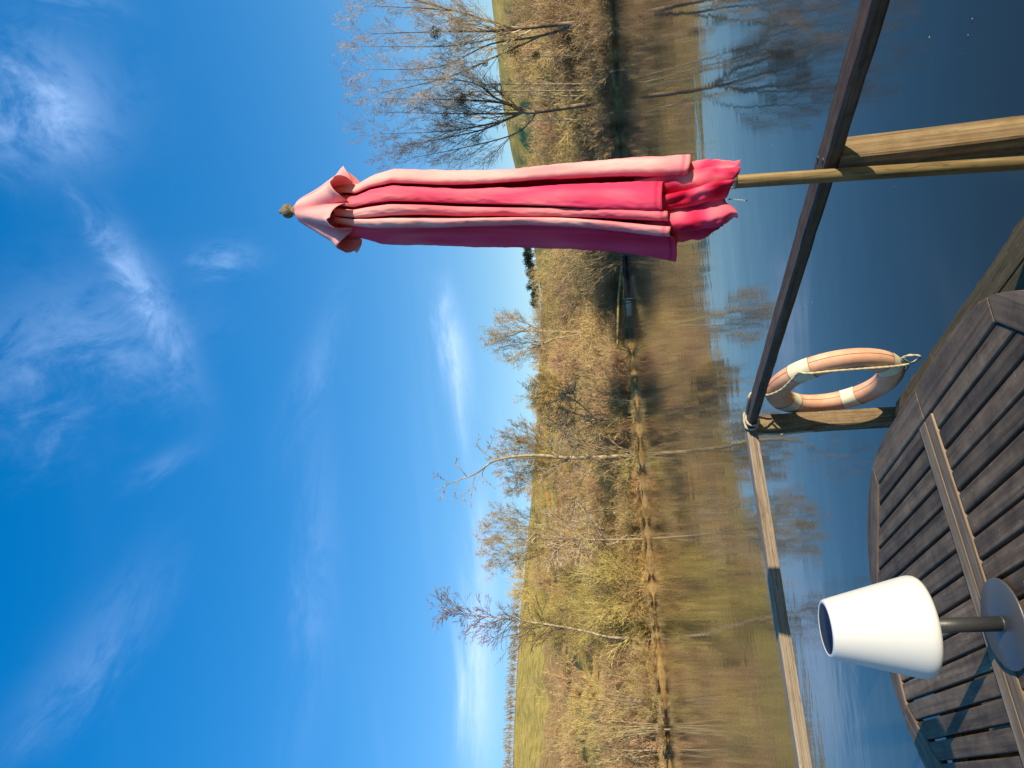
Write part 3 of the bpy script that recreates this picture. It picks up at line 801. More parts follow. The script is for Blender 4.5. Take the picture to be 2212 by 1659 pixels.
tag(obj('leaves', mesh_pydata('leaves', lv, lf), M['birch_leaf'], root), kind='stuff')

# coppiced willows: long pale rods from one stool
def coppice(name, label, D, base_px, tips, seed, bark, twig, r=0.06, side=9, slen=1.3, group=None):
    rg = random.Random(seed); b = feet(base_px, D); b.z -= 0.1
    tr, cr = Twigs(), Twigs()
    for (x, y) in tips:
        t = at_d(x + rg.uniform(-12, 12), y, D + rg.uniform(-1.5, 1.5)); r0 = b + Vector((rg.uniform(-.4, .4), rg.uniform(-.3, .3), 0))
        mid = r0.lerp(t, 0.5) + Vector((t.x - r0.x, t.y - r0.y, 0)) * -0.10 + Vector((rg.uniform(-.2, .2), 0, rg.uniform(-.1, .3)))
        q1 = r0.lerp(mid, .5) + (mid - r0.lerp(t, .5)) * .5
        lm = catmull([r0, mid, t], 6)
        rr = r * rg.uniform(0.6, 1.15)
        tr.line(lm, rr, 0.014)
        sprout(cr, rg, lm, rr, 0.015, [(4, 0.45, 0.5, 0.12, 0.05, 3), (0, 0, 0, 0.14, 0.03, 2)], side, slen, 0.45, 0.35, 0.014, 0.5)
    # the short thick stool
    for k in range(5):
        a = rg.uniform(0, 6.28); tr.line([b + Vector((math.cos(a) * .1, math.sin(a) * .1, -.2)), b + Vector((math.cos(a) * .3, math.sin(a) * .3, rg.uniform(.2, .5)))], 0.16, 0.08)
    return make_tree(name, b, tr, cr, bark, twig, label, 'tree', group, 5)


coppice('coppiced_willow', 'old willow stool with fanned pale rods by the water, nearest the leaning birch', 79, (1438, 1520), [(1150 + 10 * abs(i - 6), 1415 + i * 12 + 6 * ((i * 7) % 3)) for i in range(14)], 51, M['bark_pale'], M['twig_olive'], 0.05, 16)
coppice('coppiced_willow', 'willow stool with steep parallel pale rods beyond the fanned one', 78, (1440, 1572), [(1180 + 14 * (i % 3), 1550 + i * 9) for i in range(10)], 52, M['bark_pale'], M['twig_olive'], 0.046, 16)
coppice('coppiced_willow', 'thin willow stool with a few curving rods beside a grassy bank', 80, (1443, 1625), [(1200, 1622), (1230, 1636), (1250, 1610), (1290, 1650), (1240, 1655)], 53, M['bark_pale'], M['twig_russet'], 0.036, 16)
coppice('coppiced_willow', 'bushy willow stool hanging over the mouth of the dark inlet', 80, (1350, 548), [(1190 + 16 * (i % 4), 480 + i * 13) for i in range(16)], 54, M['bark_grey'], M['twig_brown'], 0.07, 14, 1.6)
coppice('coppiced_willow', 'willow stool with pale arching rods beside the half dead tree', 85, (1385, 985), [(1260, 930), (1230, 950), (1250, 970), (1220, 1000), (1260, 1020), (1290, 1040), (1300, 930)], 55, M['bark_pale'], M['twig_russet'], 0.055, 10)
coppice('coppiced_willow', 'willow stool with radiating rods in front of the reddish scrub', 85, (1380, 870), [(1240, 800), (1260, 830), (1230, 850), (1240, 880), (1290, 780), (1210, 865)], 56, M['bark_pale'], M['twig_russet'], 0.05, 12)


# ---- bushes: a few shapes, many individuals
def bush_mesh(name, seed, h, w, stems, spec, up=1.0, rmin=0.018, r0=0.035, lean=0.0, low=0.12):
    rg = random.Random(seed); tw = Twigs()
    for k in range(stems):
        a = rg.uniform(0, 2 * math.pi); rr = math.sqrt(rg.random()) * w * 0.35
        p = Vector((rr * math.cos(a), rr * math.sin(a), -0.1))
        sp = rg.uniform(0.1, 1.0) * w / h * 0.75
        d = Vector((math.cos(a) * sp + lean, math.sin(a) * sp, up)).normalized()
        branch(tw, rg, p, d, h * rg.uniform(0.55, 1.0), r0 * rg.uniform(.6, 1.2), 0, spec, rmin)
    return tw.mesh(name, 3)


UPR = [(7, 0.45, 0.42, 0.08, 0.03, 5), (5, 0.5, 0.5, 0.12, 0.03, 3), (0, 0, 0, 0.14, 0.02, 2)]
TNG = [(7, 0.8, 0.45, 0.22, 0.0, 5), (5, 0.8, 0.55, 0.25, 0.0, 3), (0, 0, 0, 0.25, 0.0, 2)]
BUSH = {
    'russet': [(bush_mesh('russet_bush', s, 4.6, 4.4, 30, UPR), M['twig_russet']) for s in (1, 2, 3)],
    'brown': [(bush_mesh('brown_bush', s, 4.6, 5.0, 30, UPR, 0.8), M['twig_brown']) for s in (4, 5, 6)],
    'olive': [(bush_mesh('olive_bush', s, 5.2, 5.2, 26, TNG, 0.9), M['twig_olive']) for s in (7, 8, 9)],
    'green': [(bush_mesh('green_bush', s, 6.0, 6.0, 36, UPR, 0.75), M['twig_green']) for s in (10, 11)],
    'dry': [(bush_mesh('bracken', s, 1.9, 4.6, 60, [(6, 0.7, 0.45, 0.2, -0.06, 4), (0, 0, 0, 0.2, -0.05, 2)], 0.5, 0.022, 0.03), M['twig_dry']) for s in (12, 13, 14)],
    'straw': [(bush_mesh('straw_tuft', s, 1.25, 2.6, 130, [(3, 0.4, 0.5, 0.1, -0.08, 4), (0, 0, 0, 0.1, -0.1, 2)], 0.8, 0.016, 0.02), M['twig_straw']) for s in (15, 16)],
}
BLAB = {
    'russet': ('willow_bush', 'bare russet willow bush', 'bush'),
    'brown': ('thorn_bush', 'bare brown thorn bush', 'bush'),
    'olive': ('elder_bush', 'tangled yellowish lichened bush', 'bush'),
    'green': ('sallow_bush', 'rounded greenish sallow bush', 'bush'),
    'dry': ('bracken_clump', 'rust-coloured dead bracken', 'bracken'),
    'straw': ('grass_tussock', 'bleached straw grass tussock', 'grass tussock'),
}
MARK = [(110, 'below the many-stemmed poplar'), (185, 'between the two mistletoe poplars'), (300, 'below the low forking poplar'), (430, 'left of the low forking poplar'), (545, 'below the dark evergreens'), (620, 'behind the dark punt'), (700, 'behind the white rowing boat'),
        (790, 'beside the pale two-trunked tree'), (880, 'near the radiating willow stool'), (950, 'by the low lichen tree'), (1035, 'by the half dead tree'), (1125, 'between dead and white-trunked trees'), (1210, 'by the white-trunked tree'), (1350, 'right of the leaning birch'),
        (1430, 'beside the leaning birch'), (1540, 'behind the fanned willow stool'), (1610, 'behind the steep-rodded stool'), (9999, 'beyond the thin willow stool')]
MARK = [(a, b.replace('left of', 'past').replace('right of', 'next to')) for a, b in MARK]


def where_of(y, ri):
    return ['at the far waterline', 'low on the far bank', 'low on the far bank', 'part-way up the hill', 'part-way up the hill', 'part-way up the hill', 'well up the hill', 'well up the hill', 'high on the hill', 'high on the hill', 'near the hill crest', 'near the hill crest'][ri] + ' ' + [b for a, b in MARK if y < a][0]


rb = random.Random(77)
nb = 0


def plant(kind, phi, d, s, where):
    global nb
    me, mt = BUSH[kind][rb.randrange(len(BUSH[kind]))]
    nm, lab, cat = BLAB[kind]
    o = obj(nm, me, mt); o.location = ground(phi, d)
    o.rotation_euler = (rb.uniform(-.08, .08), rb.uniform(-.08, .08), rb.uniform(0, 6.28)); o.scale = (s * rb.uniform(.85, 1.15), s * rb.uniform(.85, 1.15), s * rb.uniform(.8, 1.15))
    size = '' if kind in ('dry', 'straw') else ('small ' if s < .72 else ('big ' if s > 1.02 else ''))
    tag(o, size + lab + ' ' + where, cat, size + lab.replace('bare ', '') + ' ' + where); nb += 1


def kinds_at(y, s):
    """what grows at picture row y (0 = right end of the bank) and s metres behind the shore"""
    if y < 360: return [('brown', 6), ('russet', 2), ('olive', 2 + (3 if y > 220 else 0))] if s < 90 else None
    if y < 720: return [('brown', 6), ('olive', 4 if s > 10 else 1), ('russet', 1)] if s < 130 else None
    if y < 880: return [('russet', 5), ('brown', 3), ('olive', 3)] if s < 145 else None
    if y < 1060: return [('olive', 5), ('russet', 2), ('dry', 4)] if s < 150 else None
    if y < 1235: return [('olive', 5), ('dry', 4), ('russet', 1), ('brown', 2)] if s < 150 else None
    if y < 1365: return [('green', 5), ('olive', 3), ('dry', 2), ('russet', 2 if s > 20 else 0)] if s < 145 else None
    return [('russet', 4), ('dry', 3), ('brown', 3), ('olive', 2)] if (s < 20 or 30 < s < 70) else None


ROWS = [2.5, 6, 11, 17, 24, 33, 44, 58, 75, 94, 116, 138]
for ri, s0 in enumerate(ROWS):
    step = [17, 22, 26, 30, 34, 38, 40, 40, 42, 42, 42, 42][ri]
    yv = -90
    while yv < 1760:
        y = yv + rb.uniform(-9, 9); yv += step
        phi = phi_of(min(max(y, -200), 1900)); s = s0 * rb.uniform(0.85, 1.2)
        ks = kinds_at(y, s)
        if not ks: continue
        if ri < 2 and y < 380 and rb.random() < .55: continue
        if ri < 2 and min(abs(y - q) for q in (1381, 1165, 985)) < 13: continue
        if rb.random() < (0.06 if ri < 3 else 0.16): continue
        tot_ = sum(w for k, w in ks); q = rb.random() * tot_; kind = ks[0][0]
        for k, w in ks:
            q -= w
            if q <= 0: kind = k; break
        if ri == 0 and kind not in ('dry', 'straw') and rb.random() < 0.35: kind = 'dry'
        sc = {0: .62, 1: .8}.get(ri, 1.0) * rb.uniform(.75, 1.15)
        if y < 360: sc *= 0.85
        if y > 1365: sc *= 0.85
        plant(kind, phi, shore_d(phi) + s, sc, where_of(y, ri))
# tussocks right on the water's edge
y = 720
while y < 1700:
    phi = phi_of(y); plant('straw', phi, shore_d(phi) + rb.uniform(.3, 1.1), rb.uniform(.35, .8), where_of(y, 0)); y += rb.choice((14, 22, 30, 55))
y = -60
while y < 420:
    phi = phi_of(y); plant('brown', phi, shore_d(phi) + rb.uniform(.3, 1.2), rb.uniform(.28, .42), where_of(y, 0)); plant('straw', phi, shore_d(phi) + rb.uniform(.1, .6), rb.uniform(.3, .6), where_of(y, 0)); y += rb.uniform(26, 40)
# the big sallow
for (y, s, sc) in [(1292, 3.5, 1.15), (1262, 5.5, 1.05), (1325, 7, .9)]:
    phi = phi_of(y); plant('green', phi, shore_d(phi) + s, sc, where_of(y, 1))
# slim pale saplings scattered along the bank
sr_ = random.Random(19)
for k in range(26):
    y = 735 + k * 36 + sr_.uniform(-14, 14); phi = phi_of(y); d = shore_d(phi) + sr_.uniform(1.5, 9); b = ground(phi, d); b.z -= .1
    h = sr_.uniform(4.0, 7.5); tr, cr = Twigs(), Twigs()
    lm = catmull([b, b + Vector((sr_.uniform(-.3, .3), 0, h * .35)), b + Vector((sr_.uniform(-.7, .7), 0, h * .7)), b + Vector((sr_.uniform(-1, 1), 0, h))], 5)
    tr.line(lm, sr_.uniform(.045, .085), .018)
    sprout(cr, sr_, lm, .06, .02, [(4, .5, .5, .12, .04, 3), (0, 0, 0, .14, .03, 2)], 16, 1.7, .55, .3, .017, .5)
    make_tree('sapling', b, tr, cr, M['bark_pale'], M['twig_olive'] if k % 3 else M['twig_russet'], 'slim pale bare sapling ' + where_of(y, 1), 'sapling', 'slim saplings ' + where_of(y, 1), 5)

# ---- hedges and evergreens on the skyline
rg = random.Random(91)
tw = Twigs()
for k in range(420):
    phi = -62 + 46 * k / 420.0 + rg.uniform(-.05, .05); p = ground(phi, D_TOP - 1)
    for q in range(3):
        branch(tw, rg, p + Vector((rg.uniform(-.6, .6), 0, 0)), Vector((rg.uniform(-.4, .4), rg.uniform(-.3, .3), 1)).normalized(), rg.uniform(1.4, 3.6), 0.06, 0, [(5, 0.6, 0.5, 0.15, 0.02, 3), (0, 0, 0, .15, 0, 2)], 0.05)
tag(obj('hedgerow', tw.mesh('hedgerow', 3), M['twig_brown']), 'long bare hedgerow along the crest of the green hill', 'hedge', None, 'stuff')


def evergreen_mesh(name, seed, h, w):
    rg = random.Random(seed); v = []; f = []
    cl = [(rg.uniform(-.35, .35) * w, rg.uniform(-.35, .35) * w, h * rg.uniform(.3, .9), rg.uniform(.22, .42) * w) for _ in range(9)]
    for k in range(1500):
        cx, cy, cz, cr_ = cl[rg.randrange(9)]
        d = Vector((rg.gauss(0, 1), rg.gauss(0, 1), rg.gauss(0, 1))).normalized() * cr_ * rg.random() ** .33
        c = Vector((cx, cy, cz)) + d; u = Vector((rg.gauss(0, 1), rg.gauss(0, 1), rg.gauss(0, 1))).normalized(); w2 = u.orthogonal().normalized(); s = rg.uniform(.12, .3)
        i = len(v); v += [c - u * s, c + w2 * s * .5, c + u * s, c - w2 * s * .5]; f.append((i, i + 1, i + 2, i + 3))
    return mesh_pydata(name, v, f)


evm = [evergreen_mesh('evergreen_crown', s, 5.5, 4.6) for s in (1, 2, 3)]
tw = Twigs(); tw.line([Vector((0, 0, -.4)), Vector((0.1, 0, 2)), Vector((0, .1, 4))], .22, .08); etr = tw.mesh('evergreen_trunk', 6)
for k, y in enumerate([455, 472, 490, 507, 530, 541, 552, 562, 571, 583, 592, 603, 612, 622, 631, 641, 652]):
    phi = phi_of(y, 1165); r_ = empty('evergreen_tree', ground(phi, D_TOP - 2 + rg.uniform(-3, 3)), rg.uniform(0, 6)); s = rg.uniform(.45, .85)
    r_.scale = (s, s, s); tag(r_, 'small dark evergreen tree on the crest of the hill', 'tree', 'dark evergreens on the hill crest')
    obj('trunk', etr, M['bark_dark'], r_); obj('crown', evm[k % 3], M['evergreen'], r_)

# ---- the inlet: fallen trunk, white rowing boat, dark punt, landing stage
rg = random.Random(5)
tw = Twigs()
lg = [at_d(1345, 560, 84), at_d(1341, 600, 86), at_d(1337, 640, 87), at_d(1335, 690, 87), at_d(1334, 750, 87.5)]
lg = catmull(lg, 5); tw.line(lg, 0.20, 0.13)
tw.line([lg[0], lg[0] + Vector((1.2, -.4, -1.5))], .2, .2); tw.line([lg[-1], lg[-1] + Vector((-.6, .6, -1.3))], .14, .1)
tag(obj('fallen_trunk', tw.mesh('fallen_trunk', 8), M['twig_green']), 'long mossy trunk fallen level across the mouth of the dark inlet', 'fallen tree')


def boat(name, label, loc, rz, Lh, W, Hh, hull_m, in_m):
    r_ = empty(name, loc, rz); tag(r_, label, 'boat')
    v = []; f = []; ns = 15; nc = 9
    for i in range(ns):
        u = i / (ns - 1); x = (u - .5) * Lh; wd = W / 2 * (math.sin(math.pi * min(1, .30 + .70 * (1 - u))) ** .6 if u < 1 else 0.0)
        wd = W / 2 * (1 - max(0, (u - .45) / .55) ** 2.2) * (0.82 + 0.18 * math.sin(math.pi * min(u * 2, 1)))
        sh = Hh * (1 + .35 * u * u)
        for j in range(nc):
            a = math.pi * j / (nc - 1); v.append((x, -wd * math.cos(a), sh * (1 - math.sin(a) ** .7) - .12))
    for i in range(ns - 1):
        for j in range(nc - 1): f.append((i * nc + j, i * nc + j + 1, (i + 1) * nc + j + 1, (i + 1) * nc + j))
    f.append(tuple(range(nc)))
    hm_ = mesh_pydata(name + '_hull', v, f, False); h = obj('hull', hm_, hull_m, r_)
    md = h.modifiers.new('thick', 'SOLIDIFY'); md.thickness = .05
    for x in (-.25, .12):
        s = obj('thwart', box_mesh('thwart', .22, W * .86, .03, .004, 1), in_m, r_); s.location = (x * Lh, 0, Hh * .62)
    g = rope_mesh('gunwale', [(v[i * nc][0], v[i * nc][1], v[i * nc][2] + .02) for i in range(ns)], .03, 2, 0, 6); obj('gunwale', g, in_m, r_)
    g = rope_mesh('gunwale', [(v[i * nc + nc - 1][0], v[i * nc + nc - 1][1], v[i * nc + nc - 1][2] + .02) for i in range(ns)], .03, 2, 0, 6); obj('gunwale', g, in_m, r_)
    return r_


wp = at_z(1358, 664, WZ); boat('rowing_boat', 'small white rowing boat moored in the dark inlet', (wp.x, wp.y, WZ), rad(-62), 2.7, 1.0, .30, plain('white_hull_paint', (.66, .67, .66), .35, 0, .1, 4), M['twig_pale'])
wp = at_z(1356, 600, WZ); boat('punt', 'long dark punt lying in the shade of the inlet', (wp.x, wp.y, WZ), rad(172), 4.6, 1.3, .55, plain('tarred_hull', (.02, .022, .028), .5, 0, .2, 4), M['bark_dark'])
wp = at_z(1358, 638, WZ)
ls = empty('landing_stage', (wp.x, wp.y + 1.2, WZ), rad(20)); tag(ls, 'little wooden landing stage beside the white rowing boat', 'landing stage')
for k in range(7):
    o = obj('plank', box_mesh('plank', .16, 1.6, .04, .004, 1) if k == 0 else bpy.data.meshes['plank'], M['post'], ls); o.location = ((k - 3) * .18, 0, .42)
for sx in (-.5, .5):
    for sy in (-.65, .65):
        o = obj('post', box_mesh('stage_post', .1, .1, 2.3, .006, 1), M['post'], ls); o.location = (sx, sy, -1.5)

# pale dead sticks standing in the water on the right
for (y, x) in [(115, 1318), (121, 1316), (158, 1322), (152, 1324), (128, 1318)]:
    tw = Twigs(); q = at_z(x + 9, y, WZ); tw.line([q + Vector((0, 0, -.5)), q + Vector((0, 0, .1)), q + Vector((rg.uniform(-.3, .3), .1, rg.uniform(.5, .9)))], .05, .03)
    tw.line([q, q + Vector((rg.uniform(-.7, .7), .1, rg.uniform(.3, .7)))], .045, .02)
    tag(obj('dead_branch', tw.mesh('dead_branch', 5), M['bark_birch']), 'bleached dead branch standing in the shaded water under the poplars', 'branch', 'bleached branches under the poplars')

# ------------------------------------------------------------------ the deck
DZ = 0.60
ET = Vector((-0.469, 0.883, 0)); EN = Vector((0.883, 0.469, 0)); ANG = math.atan2(0.469, 0.883)


def nt_(n, t, z=0.0): return EN * n + ET * t + Vector((0, 0, z))


# rails frame: local x = out over the water (EN), local y = away from the camera (ET)
deck = empty('deck', (0, 0, 0), ANG); tag(deck, 'weathered brown wooden deck standing over the lake', 'deck', None, 'structure')
EDGE = 1.812; END = 4.05
nr = random.Random(8)
bw = 0.132
k = 0; n1 = EDGE
while n1 > -3.2:
    n0 = n1 - bw
    cuts = [-2.2, nr.uniform(.2, 2.2), END + nr.uniform(-.012, .012)]
    if k == 0: cuts = [-2.2, 1.1, 3.42, 3.80, END]
    for a, c in zip(cuts[:-1], cuts[1:]):
        w_, l_ = n1 - n0, c - a - .005
        bm = bmesh.new(); bmesh.ops.create_cube(bm, size=1.0)
        for v in bm.verts: v.co = Vector((v.co.x * l_, v.co.y * w_, v.co.z * .034))
        if k == 0:                                            # the edge plank is worn and ragged
            bmesh.ops.subdivide_edges(bm, edges=[e for e in bm.edges if abs(e.verts[0].co.x - e.verts[1].co.x) > .01], cuts=int(l_ / .05))
            for v in bm.verts:
                if v.co.y < 0: v.co.y += nr.uniform(0, .008) * (1 if nr.random() < .8 else 2.2)
                if c == END and v.co.x > l_ / 2 - .06 and v.co.y < 0: v.co.y += .03 * (v.co.x - l_ / 2 + .06) / .06
            bmesh.ops.bevel(bm, geom=[e for e in bm.edges if abs(e.verts[0].co.z - e.verts[1].co.z) < 1e-4 and e.verts[0].co.z > 0 and (e.verts[0].co.y < 0) and (e.verts[1].co.y < 0)], offset=.006, segments=1, affect='EDGES')
        else:
            bmesh.ops.bevel(bm, geom=list(bm.edges), offset=.003, segments=1, affect='EDGES')
        me = bm_mesh('board', bm)
        o = obj('board', me, M['deck'], deck)
        # local x of the board runs along the deck's y
        o.matrix_local = Matrix.Translation((n0 + w_ / 2, (a + c - .005) / 2 + .0025, DZ - .017)) @ Matrix.Rotation(math.pi / 2, 4, 'Z')
    n1 = n0 - .006; k += 1
for t_ in (-1.9, -.6, .7, 2.0, 3.3, 3.95):
    o = obj('joist', box_mesh('joist', 4.9, .07, .14, .004, 1), M['rail_dark'], deck); o.location = (-.72, t_, DZ - .176)
for t_ in (-1.4, 1.0, 3.5):
    for n_ in (-2.6, -.4, 1.4):
        o = obj('pile', lathe_mesh('pile', [(.09, -2.3), (.09, DZ - .18)], 14), M['rail_dark'], deck); o.location = (n_, t_, 0)

# ------------------------------------------------------------------ railing: two rails, posts
RT = 1.40; RH = 0.048
rail = empty('railing', (0, 0, 0), ANG); tag(rail, 'brown timber handrail running along the water side of the deck to the corner post', 'railing')


def beam(name, p0, p1, w, h, mat_, parent, bev=.006, wob=.003, seed=0, cut=0.0, lift=0.0, reeds=0):
    """square timber from p0 to p1 (top centre line); slightly uneven along its length"""
    rr = random.Random(seed); L_ = (p1 - p0).length; n = max(2, int(L_ / .09))
    bm = bmesh.new(); rings = []
    for i in range(n + 1):
        x = L_ * i / n; a, b_ = rr.uniform(-wob, wob), rr.uniform(-wob, wob)
        c = bev
        prof = [(-w / 2 + c, 0), (w / 2 - c, 0), (w / 2, -c), (w / 2, -h + c), (w / 2 - c, -h), (-w / 2 + c, -h), (-w / 2, -h + c), (-w / 2, -c)]
        if reeds:                                             # grooved faces
            def face(sgn, up):
                o_ = []
                for q in range(reeds):
                    z0_ = -c - (h - 2 * c) * q / reeds; dz_ = (h - 2 * c) / reeds
                    o_ += [(sgn * w / 2, z0_ - dz_ * .08), (sgn * w / 2, z0_ - dz_ * .62), (sgn * (w / 2 - .0035), z0_ - dz_ * .74), (sgn * (w / 2 - .0035), z0_ - dz_ * .96)]
                return o_ if up else o_[::-1]
            prof = [(-w / 2 + c, 0), (w / 2 - c, 0)] + face(1, True) + [(w / 2 - c, -h), (-w / 2 + c, -h)] + face(-1, False)
        rings.append([bm.verts.new((x + (cut * py if i == n else 0), py + a * (1 if i not in (0, n) else .3), pz + b_ * .5 + lift)) for py, pz in prof])
    for i in range(n):
        m_ = len(rings[0])
        for j in range(m_): bm.faces.new((rings[i][j], rings[i][(j + 1) % m_], rings[i + 1][(j + 1) % m_], rings[i + 1][j]))
    bm.faces.new(rings[0]); bm.faces.new(rings[-1][::-1])
    me = bm_mesh(name, bm)
    o = obj(name, me, mat_, parent)
    d = (p1 - p0).normalized(); y = Vector((0, 0, 1)).cross(d)
    y = Vector((1, 0, 0)) if y.length < .5 else y
    y = (y - d * y.dot(d)).normalized(); z = d.cross(y)
    mm = Matrix(((d.x, y.x, z.x, p0.x), (d.y, y.y, z.y, p0.y), (d.z, y.z, z.z, p0.z), (0, 0, 0, 1)))
    o.matrix_local = mm
    return o


beam('handrail', Vector((1.834, -2.2, RT)), Vector((1.834, 4.268, RT)), .098, RH, M['rail_dark'], rail, .009, .0025, 1)


def post(parent, n, t, top, bottom, w, mat_, lean_n=0.0, lean_t=0.0, seed=0):
    o = beam('post', Vector((n + lean_n * (bottom - top), t + lean_t * (bottom - top), bottom)), Vector((n, t, top)), w, w, mat_, parent, .006, .0025, seed, 0.0, w / 2)
    return o


post(rail, 1.834, 1.993, RT - RH - .001, -1.0, .096, M['post'], .035, .03, 3)
post(rail, 1.834, 4.255, RT - RH - .001, -1.0, .098, M['post_lichen'], .025, 0.02, 4)
post(rail, 1.834, -.25, RT - RH - .001, -1.0, .096, M['post'], .0, 0, 5)
post(rail, 1.834, -2.1, RT - RH - .001, -1.0, .096, M['post'], .0, 0, 6)
bolt = lathe_mesh('bolt', [(.011, 0), (.011, .003), (.007, .0065), (.0, .007)], 12)
for t_ in (1.993, 4.235, -.25):
    for dn in (-.022, .024):
        o = obj('bolt', bolt, M['dark_metal'], rail); o.location = (1.834 + dn, t_ + dn * .8, RT - .0012)
# the paler rail running off to the other side of the corner
rail2 = empty('railing', (0, 0, 0), ANG); tag(rail2, 'pale ribbed softwood handrail leading off from the corner post across the water side', 'railing')
q0 = at_z(1610, 924, RT); q1 = at_z(1723.5, 1655, RT)
dq = (q1 - q0)
inv = Matrix.Rotation(-ANG, 4, 'Z')
pA = inv @ q0; pB = inv @ (q0 + dq * 1.75)
pA = pA + (pB - pA).normalized() * .02
beam('handrail', Vector((pA.x, pA.y, RT + .001)), Vector((pB.x, pB.y, RT + .001)), .098, .062, M['rail_pale'], rail2, .004, .0012, 2, 0.0, 0.0, 6)
pC = pA.lerp(pB, .93)
post(rail2, pC.x, pC.y, RT - .063, -1.0, .096, M['post'], 0, 0, 8)

# ------------------------------------------------------------------ parasol
UY = 2.57
p_top = at_y(605, 457, UY); p_bot = at_y(2212, 352, UY)
ax = (p_top - p_bot).normalized()
u_base = p_bot + ax * ((DZ - p_bot.z) / ax.z)
uroot = empty('parasol', u_base); tag(uroot, 'closed pink parasol, sun-bleached, on a wooden pole beside the handrail', 'parasol')
zq = ax.to_track_quat('Z', 'Y'); xa = Vector((1, 0, 0)); xa = (xa - ax * xa.dot(ax)).normalized(); ya = ax.cross(xa)
uroot.matrix_world = Matrix(((xa.x, ya.x, ax.x, u_base.x), (xa.y, ya.y, ax.y, u_base.y), (xa.z, ya.z, ax.z, u_base.z), (0, 0, 0, 1)))


def uh(x):
    """height along the pole for a picture column x"""
    y = 457 + (x - 605) * (352 - 457) / (2212 - 605.0)
    return (at_y(x, y, UY) - u_base).dot(ax)


PXM = UY / CF * 1.035
upole = obj('pole', lathe_mesh('pole', [(.0225, 0.004), (.0225, uh(650))], 28), M['pole'], uroot)
obj('foot_plate', lathe_mesh('foot_plate', [(.075, 0.0), (.075, .012), (.032, .016), (.031, .09), (.0226, .092)], 32), M['dark_metal'], uroot)
obj('ferrule', lathe_mesh('ferrule', [(.0228, uh(1592)), (.0245, uh(1590)), (.0245, uh(1570)), (.0228, uh(1568))], 28), M['steel'], upole)
f0 = uh(640)
obj('finial', lathe_mesh('finial', [(.016, f0 - .03), (.021, f0 - .006), (.021, f0 + .004), (.013, f0 + .012), (.014, f0 + .016), (.024, f0 + .022), (.0275, f0 + .033), (.025, f0 + .045), (.016, f0 + .053), (.0085, f0 + .056), (.0085, f0 + .066), (.0, f0 + .068)], 28), M['finial'], uroot)


def cloth_obj(name, rings, fade_shade, parent, closed=True, sub=1):
    nr_, nc = len(rings), len(rings[0]); v = [p for r in rings for p in r]; f = []
    for i in range(nr_ - 1):
        for j in range(nc if closed else nc - 1):
            f.append((i * nc + j, (i + 1) * nc + j, (i + 1) * nc + (j + 1) % nc, i * nc + (j + 1) % nc))
    me = mesh_pydata(name, v, f, True)
    a = me.attributes.new('fade_shade', 'FLOAT', 'POINT'); a.data.foreach_set('value', [x for r in fade_shade for x in r])
    o = obj(name, me, M['cloth'], parent)
    sm = o.modifiers.new('hem', 'SOLIDIFY'); sm.thickness = .0016; sm.offset = 0
    return o


# --- furled canopy: cross-section of pleats seen from above (x right, y away from the camera), in metres at mid height
# (x, y, bleaching with painted shade, hem column)
# each pleat ends in a lip that is folded under, so that it overlaps the next one
SEC = [(.118, .040, .8, 1488), (.134, .0, .9, 1487), (.131, -.042, .98, 1486), (.112, -.074, 1.0, 1485), (.088, -.086, 1.0, 1484), (.072, -.080, .92, 1483), (.070, -.068, .6, 1480), (.082, -.030, .1, 1465),
       (.066, .005, .0, 1445), (.054, -.040, .12, 1434), (.052, -.075, .38, 1429), (.040, -.098, .45, 1427), (.018, -.108, .48, 1426), (.004, -.106, .5, 1426), (.001, -.096, .4, 1427),
       (.010, -.055, .08, 1429), (-.002, -.030, .0, 1431), (-.010, -.080, .3, 1433), (-.016, -.112, .7, 1435), (-.030, -.120, .8, 1437), (-.044, -.112, .74, 1438), (-.047, -.100, .5, 1439),
       (-.038, -.050, .04, 1439), (-.050, -.020, .0, 1440), (-.060, -.075, .3, 1440), (-.064, -.112, .9, 1441), (-.074, -.124, 1.0, 1441), (-.088, -.116, .98, 1441), (-.093, -.100, .7, 1442),
       (-.086, -.065, .2, 1446), (-.094, -.055, .4, 1450), (-.112, -.050, .36, 1453), (-.130, -.020, .40, 1457), (-.138, .020, .42, 1460), (-.122, .060, .5, 1463), (-.095, .085, .5, 1465),  # left pleat: colour deepened to paint in its shade
       (-.070, .050, .1, 1465), (-.045, .10, .7, 1470), (-.015, .112, .8, 1475), (-.004, .055, .1, 1475), (.020, .11, .8, 1480), (.055, .105, .8, 1482), (.066, .055, .1, 1485), (.09, .085, .8, 1488)]
SECB = [(.118, .040), (.135, .0), (.132, -.042), (.114, -.072), (.092, -.083), (.078, -.078), (.076, -.066), (.090, -.02),
        (.074, .015), (.060, -.020), (.058, -.065), (.045, -.092), (.010, -.110), (-.022, -.112), (-.026, -.100), (-.014, -.060), (-.024, -.045), (-.030, -.080), (-.034, -.098), (-.044, -.104), (-.054, -.100), (-.057, -.090),
        (-.052, -.060), (-.060, -.045), (-.066, -.070), (-.068, -.092), (-.076, -.102), (-.086, -.096), (-.090, -.084)]
SECB += [(a, b_) for a, b_, c, d in SEC[len(SECB):]]
LOBE = [0] * 8 + [1] * 7 + [2] * 7 + [3] * 7 + [4] * 7 + [5] * 3 + [6] * 3 + [7] * 2
SUBC = 8
secv = catmull([(a, b_, 0) for a, b_, c, d in SEC], SUBC, True); secb = catmull([(a, b_, 0) for a, b_ in SECB], SUBC, True)
